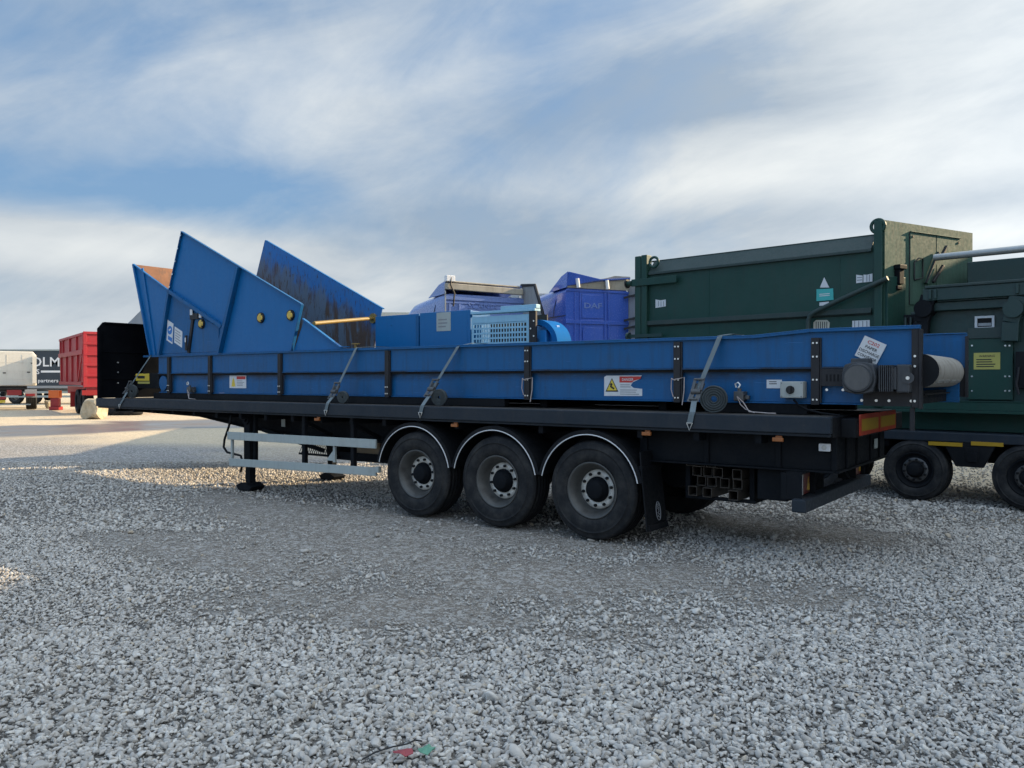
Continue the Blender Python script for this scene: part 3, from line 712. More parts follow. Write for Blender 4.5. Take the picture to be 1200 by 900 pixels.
# ---- hopper of the conveyor
HN, HF = CN-.012, CN+1.66                  # near and far wall planes
hp = node('hopper', cv)
def hx_(u, v, w=HN): return TS(u, v, w)
A0, A1, A2, A3 = hx_(215, 272), hx_(281, 312), hx_(355.5, 357), hx_(343.5, 410)
B0, B1 = hx_(200, 341), hx_(188, 418); D0, D1 = hx_(158, 310), hx_(178, 418)
zb = ZT+.015
def onz(a, z): return (a[0], a[1], z)
A3 = onz(A3, zb); B1 = onz(B1, zb); D1 = onz(D1, zb)
R0 = hx_(258, 412); R0 = onz(R0, zb)
th = .012
b = MB(); b.prism([A0, A1, A2, A3, B1, B0], (0, th, 0)); nw = b.build('near_wall', M['hopper'], hp)
def flange(b, a, c, w=.05, t=.012, out=-1, y0=None):
    """stiffening angle along the edge a-c: stands out from the wall"""
    a, c = Vector(a), Vector(c); d = (c-a).normalized(); n = Vector((-d.z, 0, d.x))
    y = HN if y0 is None else y0
    p = [a+n*t, c+n*t, c-n*.004, a-n*.004]
    b.prism([(q.x, y, q.z) for q in p], (0, out*w, 0))
b = MB()
flange(b, A0, A1); flange(b, A1, A2); flange(b, A2, A3, .05)
flange(b, B0, A0, .04)
b.bar((A1[0]+.03, HN-.04, A1[2]-.03), (R0[0]+.03, HN-.04, R0[2]+.01), .08, .07, up=(1, 0, 0))
e0, e1 = hx_(200, 341), hx_(263, 383)
b.bar((e0[0], HN-.035, e0[2]), (e1[0], HN-.035, e1[2]), .07, .06)
b.bar((B0[0]+.03, HN-.035, B0[2]-.02), (B1[0]+.03, HN-.035, B1[2]), .07, .06, up=(1, 0, 0))
b.build('stiffeners', M['blue'], nw, bevel=.003)  # darker conveyor blue stands in for the shade along the ribs
b = MB()
for k in range(5):
    q = Vector(B0)*(1-(k+.3)/4.6)+Vector(A0)*((k+.3)/4.6); b.cyl((q.x+.02, HN-.045, q.z), (q.x+.02, HN-.052, q.z), .017, n=8)
b.build('edge_bolts', M['bolt'], nw)
# two access doors low on the near wall
dm = (hx_(228, 366), hx_(222, 415))
g1 = [hx_(203, 345), hx_(226, 361), (dm[0][0]-.03, HN, dm[0][2]-.0), onz((dm[1][0]-.03, HN, 0), zb+.02), onz((B1[0]+.07, HN, 0), zb+.02)]
b = MB(); b.prism([(p[0], HN-.003, p[2]) for p in g1], (0, -.010, 0)); d1 = b.build('access_door', M['blue'], hp, bevel=.003)
g2 = [(dm[0][0]+.05, HN, dm[0][2]-.03), hx_(257.5, 383.5), onz((R0[0]-.03, HN, 0), zb+.02), onz((dm[1][0]+.05, HN, 0), zb+.02)]
b = MB(); b.prism([(p[0], HN-.003, p[2]) for p in g2], (0, -.010, 0)); d2 = b.build('access_door', M['blue'], hp, bevel=.003)
b = MB(); b.bar((dm[0][0]+.01, HN-.02, dm[0][2]-.02), (dm[1][0]+.01, HN-.02, zb+.02), .03, .06, up=(1, 0, 0)); b.build('door_post', M['post'], hp)
b = MB()
for u, v in ((224, 366), (234.5, 369)): 
    q = hx_(u, v, HN-.05); panel(b, (q[0], HN-.04, q[2]), EX, UPV, .07, .10, .012, 1)
q = hx_(229, 371); b.box(q[0]-.10, q[0]+.14, HN-.045, HN-.014, q[2]-.05, q[2]+.05, m=0)
b.build('door_latch', [M['ink'], M['paper']], hp, bevel=.003); b = MB()
q = hx_(222, 400); b.box(q[0]-.02, q[0]+.03, HN-.075, HN-.052, q[2]-.16, q[2]+.10, m=0); b.box(q[0]-.01, q[0]+.02, HN-.085, HN-.076, q[2]-.02, q[2]+.06, m=1)
b.build('door_handle', [M['ink'], M['paper']], hp, bevel=.003)
b = MB()
q = hx_(199, 389, HN-.02); panel(b, (q[0], HN-.0132, q[2]), (1, 0, -.42), (.10, 0, 1), .20, .36, .003, 0); 
b.cyl((q[0], HN-.017, q[2]+.03), (q[0], HN-.0185, q[2]+.03), .075, n=24, m=1); panel(b, (q[0]+.005, HN-.0165, q[2]-.12), (1, 0, -.42), (.10, 0, 1), .14, .07, .001, 1); b.bar((q[0]-.03, HN-.0195, q[2]+.03), (q[0]+.035, HN-.0195, q[2]+.05), .001, .03, m=0)
q = hx_(208, 395, HN-.02); panel(b, (q[0]+.02, HN-.0132, q[2]), (1, 0, -.42), (.05, 0, 1), .26, .28, .003, 0); lines(b, (q[0]+.02, HN-.0165, q[2]), (1, 0, -.42), (.05, 0, 1), .20, 5, .045, .015, 2, 0)
b.build('safety_sign', [M['paper'], M['blueink'], M['greyink']], hp)
for u, v, s_ in ((238, 379.5, .013), (306.5, 372.5, 0), (341.5, 369.5, 0)):
    q = hx_(u, v, HN); y = HN-s_
    b = MB(); b.cyl((q[0], y-.001, q[2]), (q[0], y-.03, q[2]), .085, .08, n=28, m=1); b.cyl((q[0], y-.031, q[2]), (q[0], y-.045, q[2]), .066, .05, n=24)
    for k in range(4):
        a = R(45+90*k); b.cyl((q[0]+.062*math.cos(a), y-.032, q[2]+.062*math.sin(a)), (q[0]+.062*math.cos(a), y-.044, q[2]+.062*math.sin(a)), .011, n=6, m=1)
    b.build('bearing_cap', [M['capyellow'], M['ink']], hp)
# lower wing at the rear of the near wall
E0, E1 = hx_(357, 374), hx_(401, 407); E1 = onz(E1, zb+.02)
b = MB(); b.prism([(A3[0]+.02, HN, zb), (E0[0], HN, E0[2]), E1, (E1[0]+.12, HN, zb)], (0, th, 0)); flange(b, E0, E1, .05); b.bar((E1[0], HN-.02, E1[2]+.006), (E1[0]+.16, HN-.02, E1[2]+.006), .05, .012)
b.build('rear_wing', M['hopper'], hp)
# front wing and sloping front plate
b = MB(); b.prism([D0, B0, B1, D1], (0, th, 0)); flange(b, D0, B0, .04)
b.bar((D0[0]+.0, HN-.02, D0[2]), (D1[0]+.0, HN-.02, zb), .04, .04, up=(1, 0, 0))
a_, c_ = hx_(166, 315), hx_(179, 417)
b.bar((a_[0]+.06, HN-.012, a_[2]), (c_[0]+.1, HN-.012, zb), .02, .05, up=(1, 0, 0)); b.build('front_wing', M['hopper'], hp)
b = MB()
Df0 = (D0[0], HF, D0[2]); Df1 = (D1[0], HF, zb)
b.prism([(D0[0], HN+.013, D0[2]), Df0, Df1, (D1[0], HN+.013, zb)], (-.012, 0, 0)); b.build('front_plate', M['rust'], hp)
b = MB(); b.prism([(p[0], HF, p[2]) for p in (D0, B0, B1, D1)], (0, th, 0)); b.build('far_front_wing', M['rust'], hp)
# far wall: its worn inner face looks at the viewer
k0, k1, k2 = TS(311, 282, HF), TS(448, 362, HF), TS(446, 371, HF)
C = [k0, k1, k2, (TS(437, 405, HF)[0], HF, zb), (B1[0], HF, zb), (B0[0], HF, B0[2])]
b = MB(); b.prism(C, (0, th, 0)); fw = b.build('far_wall', M['worn'], hp)
b = MB(); flange(b, k0, k1, .05, out=1, y0=HF); flange(b, (B0[0], HF, B0[2]), k0, .04, out=1, y0=HF); b.build('far_wall_flange', M['hopper'], fw)
b = MB()                                                      # yellow tie bar across the mouth
pa, pb = TS(368, 379, HN+.02), TS(437, 373, HF-.02)
b.cyl(pa, pb, .030, n=14); b.cyl((pb[0], HF-.03, pb[2]), (pb[0], HF-.005, pb[2]), .085, n=20); b.build('tie_bar', M['yellowsteel'], hp)
b = MB(); q = TS(417, 404, CN+.05); b.cyl((q[0], q[1], zb), (q[0], q[1], zb+.06), .022); b.cyl((q[0], q[1], zb+.06), (q[0], q[1], zb+.075), .06); b.build('adjuster_knob', M['yellowsteel'], hp)
# dark feed chute behind the headboard end
b = MB(); q = [TS(*p_, 1.9) for p_ in ((150, 379), (170, 359), (182, 372), (176, 400))]
b.prism(q, (0, .1, 0)); b.build('chute_plate', M['greypaint'], hp)

# ================================================================== blue guards standing in the conveyor
GW = CN+.9
gd = thing(T, 'machine_guard', 'blue steel drive guard with a pale perforated side, standing between hopper and lorry cabs', 'machine guard', (TS(540, 0, GW)[0], GW, 1.88))
p0, p1, p2, p3 = TS(440, 371, GW), TS(491, 368, GW), TS(493.5, 366, GW), TS(549, 363.5, GW)
b = MB(); b.box(p0[0], p1[0], GW, GW+.5, 1.88, p0[2]); b.box(p1[0]-.06, p1[0]+.0, GW-.008, GW-.001, 2.1, p0[2]-.02, m=1)
for z in (2.55, 2.66):
    q = TS(459, 0, GW); b.cyl((q[0], GW-.001, z), (q[0], GW-.008, z), .012, n=8, m=1)
b.build('rear_cabinet', [M['hopper'], M['blue']], gd, bevel=.006)
b = MB(); b.box(p2[0], p3[0], GW-.03, GW+.5, 1.88, p3[2]); b.box(p3[0]+.001, p3[0]+.06, GW-.03, GW+.02, 1.88, p3[2]); b.build('cabinet', M['hopper'], gd, bevel=.006)
b = MB(); q = TS(520, 377, GW-.03); panel(b, (q[0], GW-.031, q[2]), EX, UPV, .27, .27); lines(b, (q[0], GW-.0345, q[2]-.02), EX, UPV, .2, 3, .05, .02, 1, 0); b.build('label_plate', [M['galv'], M['greyink']], gd)
g0, g1 = TS(553, 366, GW-.03), TS(620, 366, GW-.03)
b = MB(); y0, y1 = GW-.036, GW-.03; zt_, zb_ = g0[2]-.07, 1.95; xa, xb = g0[0], g1[0]
cols, rws = 19, 8; cw = (xb-xa-.08)/cols; rh = (zt_-.10-zb_)/rws
b.box(xa, xb, y0, y1, zt_-.10, zt_); b.box(xa, xa+.04, y0, y1, zb_, zt_-.10); b.box(xb-.04, xb, y0, y1, zb_, zt_-.10)
for r_ in range(rws+1):
    b.box(xa+.04, xb-.04, y0, y1, zb_+r_*rh-rh*.18, zb_+r_*rh+rh*.18)
for c_ in range(1, cols):
    x = xa+.04+c_*cw; b.box(x-cw*.2, x+cw*.2, y0+.0015, y1-.0015, zb_, zt_-.10)
b.build('perforated_panel', M['lightblue'], gd)
b = MB(); b.box(xa, xb+.11, GW-.06, GW+.08, g0[2]-.035, g0[2]-.0); b.box(xa+(xb-xa)*.52, xb+.12, GW-.04, GW+.06, g0[2]+.001, g0[2]+.055); b.build('lid', M['lightblue'], gd, bevel=.006)
b = MB(); b.box(xb+.002, xb+.11, GW-.034, GW-.0, 1.9, g0[2]-.035)
for k in range(6): b.cyl((xb+.03+.05*(k % 2), GW-.035, 2.0+.1*k), (xb+.03+.05*(k % 2), GW-.042, 2.0+.1*k), .011, n=8, m=1)
b.box(xa, xb, GW+.4, GW+.42, 1.9, g0[2]-.05, m=0); b.build('guard_frame', [M['post'], M['bolt']], gd)

DW = CN+1.0
dc = thing(T, 'curved_chute', 'bright blue machine with a curved chute beside the perforated guard', 'machine', (TS(640, 0, DW)[0], DW, 1.88))
b = MB(); cpt = TS(629, 399, DW); r1 = .33; pts = []
for k in range(17):
    a = R(100-100*k/16); pts.append((cpt[0]+r1*math.cos(a), cpt[2]-.05+r1*math.sin(a)))
for (xa_, za_), (xb_, zb2) in zip(pts[:-1], pts[1:]):
    f = .78; q = [(xa_, za_), (xb_, zb2), (cpt[0]+(xb_-cpt[0])*f, cpt[2]-.05+(zb2-cpt[2]+.05)*f), (cpt[0]+(xa_-cpt[0])*f, cpt[2]-.05+(za_-cpt[2]+.05)*f)]
    b.prism([(x, DW, z) for x, z in q], (0, .35, 0))
b.build('curved_hood', paint('dull_blue_paint', (.006, .11, .34), .9, .3, (.02, .05, .1), spec=.05), dc)
b = MB(); b.box(cpt[0]-.25, cpt[0]+.24, DW+.12, DW+.2, 1.88, cpt[2]+.20); b.box(cpt[0]-.05, cpt[0]+.14, DW+.02, DW+.119, 1.88, cpt[2]+.14); b.build('back_plate', M['midblue'], dc, bevel=.008)
b = MB(); b.cyl((cpt[0]-.05, DW+.1, cpt[2]-.02), (cpt[0]-.05, DW+.02, cpt[2]-.02), .08, n=24); b.box(cpt[0]-.2, cpt[0]+.02, DW+.02, DW+.05, cpt[2]-.14, cpt[2]-.08); b.build('pivot_boss', M['hopper'], dc)

# ================================================================== ratchet straps
def strap(top, rat, low, end, roll, label, n_roll=.1):
    pt = TS(*top, CN-.045); pr = TS(*rat, CN*.5); pl = TS(*low, -.03); pe = TS(*end, -.03)
    st = thing(T, 'ratchet_strap', label, 'strap', (pl[0], -.02, BED), 'ratchet straps holding the conveyor to the trailer')
    hw = .029
    b = MB(); over = [(pt[0]-.02, CF+.03, ZT+.05), (pt[0]-.01, CN+.3, ZT+.05), (pt[0], CN-.03, pt[2]+.005), (pt[0], CN-.05, pt[2]-.02), (pr[0], pr[1], pr[2])]
    b.ribbon(over[2:], (hw, 0, .008), (0, -1, 0), .004); b.ribbon(over[:3], (hw, 0, 0), (0, 0, 1), .004)
    b.build('webbing', M['strap'], st)
    b = MB(); pm = (pl[0]+.0, -.022, BED+.01); b.ribbon([(pr[0]-.02, pr[1]-.01, pr[2]-.05), (pm[0]+.01, -.02, BED+.02), (pm[0], -.024, BED-.01), (pe[0], -.026, pe[2]+.05)], (hw, 0, 0), (0, -1, 0), .004)
    b.build('lower_webbing', M['strap'], st)
    b = MB(); d = Vector((pl[0]-pt[0], -CN, pl[2]-pt[2])).normalized(); c = Vector(pr)
    for sgn in (-1, 1): b.bar(c-d*.10+Vector((sgn*.036, -.02, 0)), c+d*.12+Vector((sgn*.036, -.02, 0)), .006, .05, up=(1, 0, 0))
    b.cyl(c+d*.0+Vector((-.05, -.02, 0)), c+Vector((.05, -.02, 0)), .03, n=14); b.cyl(c+d*.09+Vector((-.04, -.03, 0)), c+d*.09+Vector((.04, -.03, 0)), .012, n=8)
    for sgn in (-1, 1): b.bar(c-d*.02+Vector((sgn*.045, -.03, 0)), c-d*.15+Vector((sgn*.045, -.06, 0)), .006, .03, up=(1, 0, 0))
    b.cyl(c-d*.15+Vector((-.055, -.06, 0)), c-d*.15+Vector((.055, -.06, 0)), .013, n=8)
    b.build('ratchet', M['ratchet'], st)
    b = MB(); e = Vector((pe[0], -.03, pe[2]+.05)); b.tube([e+Vector((-.03, 0, .01)), e+Vector((.03, 0, .01)), e+Vector((0, -.004, -.06)), e+Vector((-.03, 0, .01))], .007, 6); b.build('hook', M['steel'], st)
    if roll:
        q = TS(*roll, .25); b = MB(); prof = []
        r1 = n_roll
        for k in range(5): b.lathe([(0, r1*(1-.17*k)), (.05, r1*(1-.17*k)), (.05, r1*(1-.17*k)-.012), (0, r1*(1-.17*k)-.012)], (q[0], .23+.0015*k, BED+r1+.005), (-.25, 1, .1), 26, 0, True, True)
        b.lathe([(.008, r1*.97), (.042, r1*.97), (.042, r1*.3), (.008, r1*.3)], (q[0], .232, BED+r1+.005), (-.25, 1, .1), 26, 0, True, True)
        b.build('webbing_roll', M['coil'], st)
strap((176, 417), (151, 455), (144, 466), (140, 478), (155, 462), 'grey ratchet strap at the headboard end with a small coil', .12)
strap((417, 408), (393, 459), (383, 470), (381.5, 486), (402, 464), 'grey ratchet strap hooked on the bed below the hopper mouth', .085)
strap((536, 406), (507, 456), (494, 471), (492.5, 489), (515, 463), 'grey ratchet strap below the drive guard, above the front wheel', .105)
strap((843, 394), (817, 459), (810, 483), (808, 503), (837, 462), 'wide grey ratchet strap with a big coil of webbing near the isolator box', .135)

# ================================================================== green container
KS = K.S
XLc = KS(745.5, 300, 0)[0]
ct = thing(K, 'waste_container', 'tall dark green steel waste container with weathered end in a sunlit pale green, behind the conveyor', 'container', (-2, 0, 1.32))
ex_end = Vector((.29, .957, 0)).normalized(); dep = 2.17
def CE(sv, z, lift=0.0):                       # point on the end face
    nrm = Vector((ex_end.y, -ex_end.x, 0)); q = ex_end*sv+nrm*lift; return (q.x, q.y, z)
zR, zRb, zTop = 3.88, 3.66, 4.06
bx = ex_end*dep
b = MB()
xl = XLc+.05
foot = [(xl, .03, 1.32), (-.02, .03, 1.32), (bx.x-.02, bx.y, 1.32), (xl+.25, bx.y, 1.32)]
b.prism(foot, (0, 0, 2.40)); b.build('body', M['green'], ct)
# bevelled roof band
b = MB()
b.prism([(XLc+.28, -.02, zRb), (-.17, -.02, zRb), (-.17, .16, zR), (XLc+.28, .16, zR)], (0, .02, 0))
b.prism([(XLc+.2, .161, zR), (-.1, .161, zR), (bx.x-.15, bx.y-.05, zR+.02), (XLc+.4, bx.y-.05, zR+.02)], (0, 0, .02))
b.box(XLc+.28, -.17, -.024, .028, zRb-.04, zRb-.001)
b.build('roof', M['greenrail'], ct, bevel=.004)
b = MB()
b.prism([(XLc+.25, .028, 2.68), (-.17, .028, 2.68), (-.17, -.03, 2.71), (XLc+.25, -.03, 2.71)], (0, 0, .08)); b.build('side_rib', M['greenrail'], ct, bevel=.006)
for x0, x1, zt_ in ((XLc, XLc+.13, 3.98), (XLc+.14, XLc+.26, 3.99), (-.125, -.002, zTop)):
    b = MB(); b.box(x0, x1, -.05, .12, 1.32, zt_); b.build('corner_post', M['green'], ct, bevel=.012)
x1 = KS(793, 0, -.06)[0]
b = MB(); b.box(XLc-.05, x1, -.085, -.051, 3.43, 3.56); b.cyl((XLc-.14, -.07, 3.49), (XLc-.05, -.07, 3.49), .05, n=14); b.cyl((XLc-.16, -.07, 3.49), (XLc-.14, -.07, 3.49), .085, n=14, m=1)
b.build('locking_bar', [M['green'], M['ink']], ct, bevel=.006)
b = MB(); b.box(XLc-.1, KS(776, 0, -.06)[0], -.08, -.051, 2.49, 2.55); b.cyl((XLc-.15, -.07, 2.52), (XLc-.1, -.07, 2.52), .07, n=14); b.build('locking_bar', M['darkgreen'], ct)
def eye(xc, z, r, rot=True):
    b = MB(); pts = [(xc+r*math.cos(a), -.02, z+r*math.sin(a)) for a in np.linspace(0, 2*math.pi, 25)]
    b.tube(pts, r*.27, 8, 0, False); b.build('lifting_eye', M['green'], ct)
q = KS(1030, 265, -.02); eye(q[0]-.02, q[2], .095); q = KS(767, 302, 0); eye(q[0], 3.84, .09)
for u in (830, 983):
    x = KS(u, 0, .02)[0]; b = MB(); b.box(x-.012, x+.012, .0255, .0295, 2.80, 3.60); b.box(x-.012, x+.012, .0255, .0295, 1.34, 2.67); b.build('weld_seam', M['green'], ct)
# bent guard pipe
b = MB(); b.tube([KS(*p, -.09) for p in ((947, 392), (947, 376), (949, 370), (954, 366), (985, 351), (1040, 326))], .036, 10); b.build('guard_pipe', M['greenrail'], ct)
# stickers
def kstick(pts, mats, inner=None, w=.0):
    b = MB(); y = .026+w; q = [KS(u, v, .02) for u, v in pts]; b.prism([(p[0], y, p[2]) for p in q], (0, -.004, 0), 0)
    if inner: inner(b, y-.0045)
    return b.build('sticker', mats, ct)
def lines_in(u0, v0, u1, v1, n, horizontal=True):
    def f(b, y):
        for k in range(n):
            t = (k+.5)/n
            if horizontal: a, c = KS(u0, v0+(v1-v0)*t, .02), KS(u1, v0+(v1-v0)*t, .02); b.box(a[0], c[0], y-.001, y, a[2]-.006, a[2]+.006, m=1)
            else: a, c = KS(u0+(u1-u0)*t, v1, .02), KS(u0+(u1-u0)*t, v0, .02); b.box(a[0]-.006, a[0]+.006, y-.001, y, a[2], c[2], m=1)
    return f
pm = [M['paper'], M['greyink']]
kstick([(768, 361), (780, 359), (780, 351), (774, 352), (768, 351)], pm, lines_in(770, 353, 779, 359, 3, False))
kstick([(960.5, 337), (971.5, 337), (965.5, 325)], pm)
kstick([(956.5, 353), (976.5, 351.5), (976, 338), (956.5, 339)], [M['teal'], M['paper']], lines_in(960, 344, 972, 348, 2))
kstick([(960, 358.5), (971, 357.5), (971, 353.5), (960, 354.5)], pm)
kstick([(1003, 332), (1010.5, 331), (1010.5, 323), (1003, 322)], pm, lines_in(1004, 324, 1010, 330, 2))
kstick([(1011.5, 331), (1022, 330), (1022, 320.5), (1016, 322), (1011.5, 322)], pm, lines_in(1014, 322, 1020, 330, 2, False))
kstick([(953, 386), (971.5, 385), (972, 378), (969, 375), (956, 375), (953, 378)], [M['offwhite'], M['ink']], lines_in(955, 377, 970, 385, 6, False))
kstick([(998.5, 385), (1019, 384), (1019, 375), (998.5, 376)], [M['paper'], M['greyink']], lines_in(999, 376, 1018, 384, 4, False))
# the end: weathered plate in a sunlit green, with inspection door
b = MB()
nrm = Vector((ex_end.y, -ex_end.x, 0))
def eplate(b, s0, s1, z0, z1, l0, l1, m=0):
    p = [CE(s0, z0, l0), CE(s1, z0, l0), CE(s1, z1, l0), CE(s0, z1, l0)]; b.prism(p, nrm*(l1-l0), m)
eplate(b, .0, dep, 1.32, zTop, .0, .02)
en = b.build('end_plate', M['endgreen'], ct)
def ES(u, v):                                  # where the end face is seen at (u, v)
    a = (u-600)/F_PX; n_w = (nrm.x*K.ex[0]+nrm.y*K.ey[0], nrm.x*K.ex[1]+nrm.y*K.ey[1])
    t = (K.o[0]*n_w[0]+K.o[1]*n_w[1])/(a*n_w[0]+n_w[1]); X, Y = a*t, t
    lx, ly = (X-K.o[0])*K.ex[0]+(Y-K.o[1])*K.ex[1], (X-K.o[0])*K.ey[0]+(Y-K.o[1])*K.ey[1]
    return lx*ex_end.x+ly*ex_end.y, CAM_H-(v-HZ)/F_PX*t
s0, z0 = ES(1064, 357); s1, z1 = ES(1123, 281)
b = MB(); eplate(b, s0, (s0+s1)/2-.01, z0, z1, .021, .035); eplate(b, (s0+s1)/2+.01, s1, z0, z1, .021, .035)
eplate(b, s0-.015, s0+.0, z0, z1+.01, .021, .03, 1)
eplate(b, s0, s1, z1+.004, z1+.018, .021, .05)
for sx in (s0+.06, s1-.06): p = CE(sx, z1-.06, .036); b.cyl(p, Vector(p)+nrm*.01, .02, n=8, m=1)
b.build('inspection_door', [M['endgreen'], M['ink']], en, bevel=.004)
b = MB(); hs, hz = ES(1069, 316); b.tube([CE(hs-.02, hz-.15, .045), CE(hs-.02, hz+.1, .045), CE(hs+.06, hz+.17, .06), CE(hs+.16, hz+.17, .06), CE(hs+.16, hz-.12, .06), CE(hs-.02, hz-.16, .045)], .011, 6); b.build('door_handle', M['ink'], en)
b = MB(); hs, hz = ES(1047, 318); eplate(b, hs-.02, hs+.09, hz-.2, hz+.02, .021, .11); eplate(b, hs-.04, hs+.13, hz+.021, hz+.09, .021, .13); eplate(b, hs-.05, hs+.06, hz-.28, hz-.22, .021, .1)
b.build('latch', M['black'], en, bevel=.01)
b = MB(); hs, _ = ES(1047, 318); zz = ES(1047, 325)[1]; eplate(b, .0, ES(1056, 330)[0], 1.33, zz, .021, .07); b.build('end_stiffener', M['green'], en, bevel=.008)
# strut with its hydraulic ram
b = MB(); a = ES(1080, 333); c = ES(1094, 297); b.bar(CE(a[0], a[1], .07), CE(c[0], c[1], .07), .06, .05, up=nrm); b.bar(CE(a[0]+.09, a[1]+.02, .12), CE(c[0]+.05, c[1]-.2, .12), .045, .04, up=nrm, m=1)
p = [ES(1090, 304), ES(1098, 289), ES(1095, 303)]; b.prism([CE(q[0], q[1], .12) for q in p], nrm*.05, 1); b.bar(CE(a[0]-.05, a[1], .10), CE(c[0]-.045, c[1], .10), .02, .03, up=nrm, m=1); b.build('ram_strut', [M['endgreen'], M['ink']], en, bevel=.006)

# ================================================================== compactor in front of the container's end
cp = thing(K, 'waste_compactor', 'dark green waste compactor with bin-lift arms and yellow warning sign, at the right edge', 'compactor', (1.9, .1, .98))
x0c = KS(1090, 0, .05)[0]; xE = 4.6
b = MB(); b.box(.35, xE, .08, 2.1, 1.42, KS(1150, 361, .05)[2]); b.build('body', M['darkgreen'], cp, bevel=.01)
b = MB(); z = KS(1150, 397, .05)[2]; b.box(KS(1134, 0, .03)[0], KS(1187, 0, .03)[0], .02, .079, 1.45, z); b.box(KS(1134, 0, .03)[0], KS(1187, 0, .03)[0], .005, .079, z+.002, z+.15, m=1)
for u in (1139, 1183, 1178):
    for v in (441, 405, 458): q = KS(u, v, .02); b.cyl((q[0], .0195, q[2]), (q[0], .012, q[2]), .012, n=8, m=2)
b.build('control_cabinet', [M['green'], M['greenrail'], M['bolt']], cp, bevel=.008)
q0, q1 = KS(1141, 433, .015), KS(1172, 413, .015)
b = MB(); cx, cz, W_, H_ = (q0[0]+q1[0])/2, (q0[2]+q1[2])/2, q1[0]-q0[0], q1[2]-q0[2]
panel(b, (cx, .019, cz), EX, UPV, W_, H_, .004); lettering(b, 'WARNING', (cx, .0145, cz+H_*.30), EX, UPV, H_*.13, 1, W_*.60, .001); lines(b, (cx, .0145, cz-H_*.12), EX, UPV, W_*.8, 4, H_*.14, H_*.06, 1, 0)
b.build('warning_sign', [M['olive'], M['ink']], cp)
q0, q1 = KS(1141.5, 386.5, .03), KS(1164.5, 369.5, .03)
b = MB(); xa, xb, za, zb_ = q0[0], q1[0], q0[2], q1[2]
b.box(xa, xb, .05, .079, za, za+.035); b.box(xa, xb, .05, .079, zb_-.03, zb_); b.box(xa, xa+.03, .05, .079, za+.036, zb_-.031); b.box(xb-.03, xb, .05, .079, za+.036, zb_-.031)
b.box(xa+.031, xb-.031, .070, .0785, za+.036, zb_-.031, m=1); b.box(xa+.04, xb-.04, .064, .069, za+.05, za+.09, m=2); b.build('inspection_window', [M['paper'], M['hole'], M['greypaint']], cp)
# tray beam of the bin lift
b = MB(); zt_, zb_ = KS(1150, 334, -.1)[2], KS(1150, 349, -.1)[2]
b.box(KS(1081, 0, -.12)[0], xE, -.12, .3, zb_, zt_); b.box(KS(1083, 0, -.14)[0], xE, -.14, .32, zt_+.001, zt_+.04, m=1)
b.box(KS(1098, 0, -.1)[0], xE, -.09, .1, zb_-.02, zb_-.001, m=1)
b.box(KS(1090, 0, -.05)[0], xE, -.04, .2, zb_-.14, zb_-.021)
for u in (1090, 1096, 1192): q = KS(u, 0, -.12); b.box(q[0]-.02, q[0]+.02, -.15, -.1205, zb_+.02, zt_-.02)
b.build('lift_beam', [M['darkgreen'], M['greenrail']], cp, bevel=.008)
b = MB(); z0 = KS(1170, 332, 1.2)[2]; b.box(KS(1133, 0, 1.2)[0], xE, 1.2, 2.3, 2.6, KS(1170, 304, 1.2)[2]); b.build('hopper_back', M['darkgreen'], cp, bevel=.01)
for u in (1087, 1192):
    b = MB(); pts = [KS(uu, v, -.05) for uu, v in ((u+2, 347), (u-3, 362), (u-7, 378), (u-8, 400))]
    for a, c in zip(pts[:-1], pts[1:]): b.bar(a, c, .12, .20, up=(1, 0, 0))
    b.cyl((pts[1][0], -.16, pts[1][2]), (pts[1][0], .08, pts[1][2]), .12, n=20); b.build('lift_arm', M['black'] if u < 1100 else M['darkgreen'], cp, bevel=.01)
b = MB(); q = KS(1197, 440, -.03); b.box(q[0]-.07, q[0]+.5, -.03, .06, 1.6, KS(1190, 412, -.03)[2]); b.build('side_cabinet', M['black'], cp, bevel=.01)
b = MB(); b.tube([KS(u, v, -.045) for u, v in ((1194, 430), (1193, 440), (1191, 450), (1194, 462))], .018, 6); b.build('hose', M['ink'], cp)
p = KS(1095, 302, .5); q = KS(1205, 291, .2); b = MB(); b.cyl(p, tuple(Vector(p)+(Vector(q)-Vector(p))*1.5), .05, n=16); b.build('ram_rod', M['steel'], cp)
b = MB()
for k in range(3): u = 1062+k*6; b.box(KS(u, 0, .1)[0], KS(u+2, 0, .1)[0], .02, .06, 2.42, 2.62)
b.box(KS(1060, 0, .1)[0], KS(1077, 0, .1)[0], .061, .09, 2.40, 2.66, m=1); b.build('vent_grille', [M['greenrail'], M['black']], cp)
# base frame
b = MB(); b.box(-.5, xE, -.02, .079, 1.30, 1.415); b.box(-.5, xE, -.035, .05, 1.26, 1.298); b.box(-.5, xE, -.03, .02, 1.417, 1.43); b.box(-.4, xE, .3, .5, 1.0, 1.26); b.box(-.4, xE, 1.5, 1.7, 1.0, 1.26)
b.build('base_frame', M['green'], cp, bevel=.004)

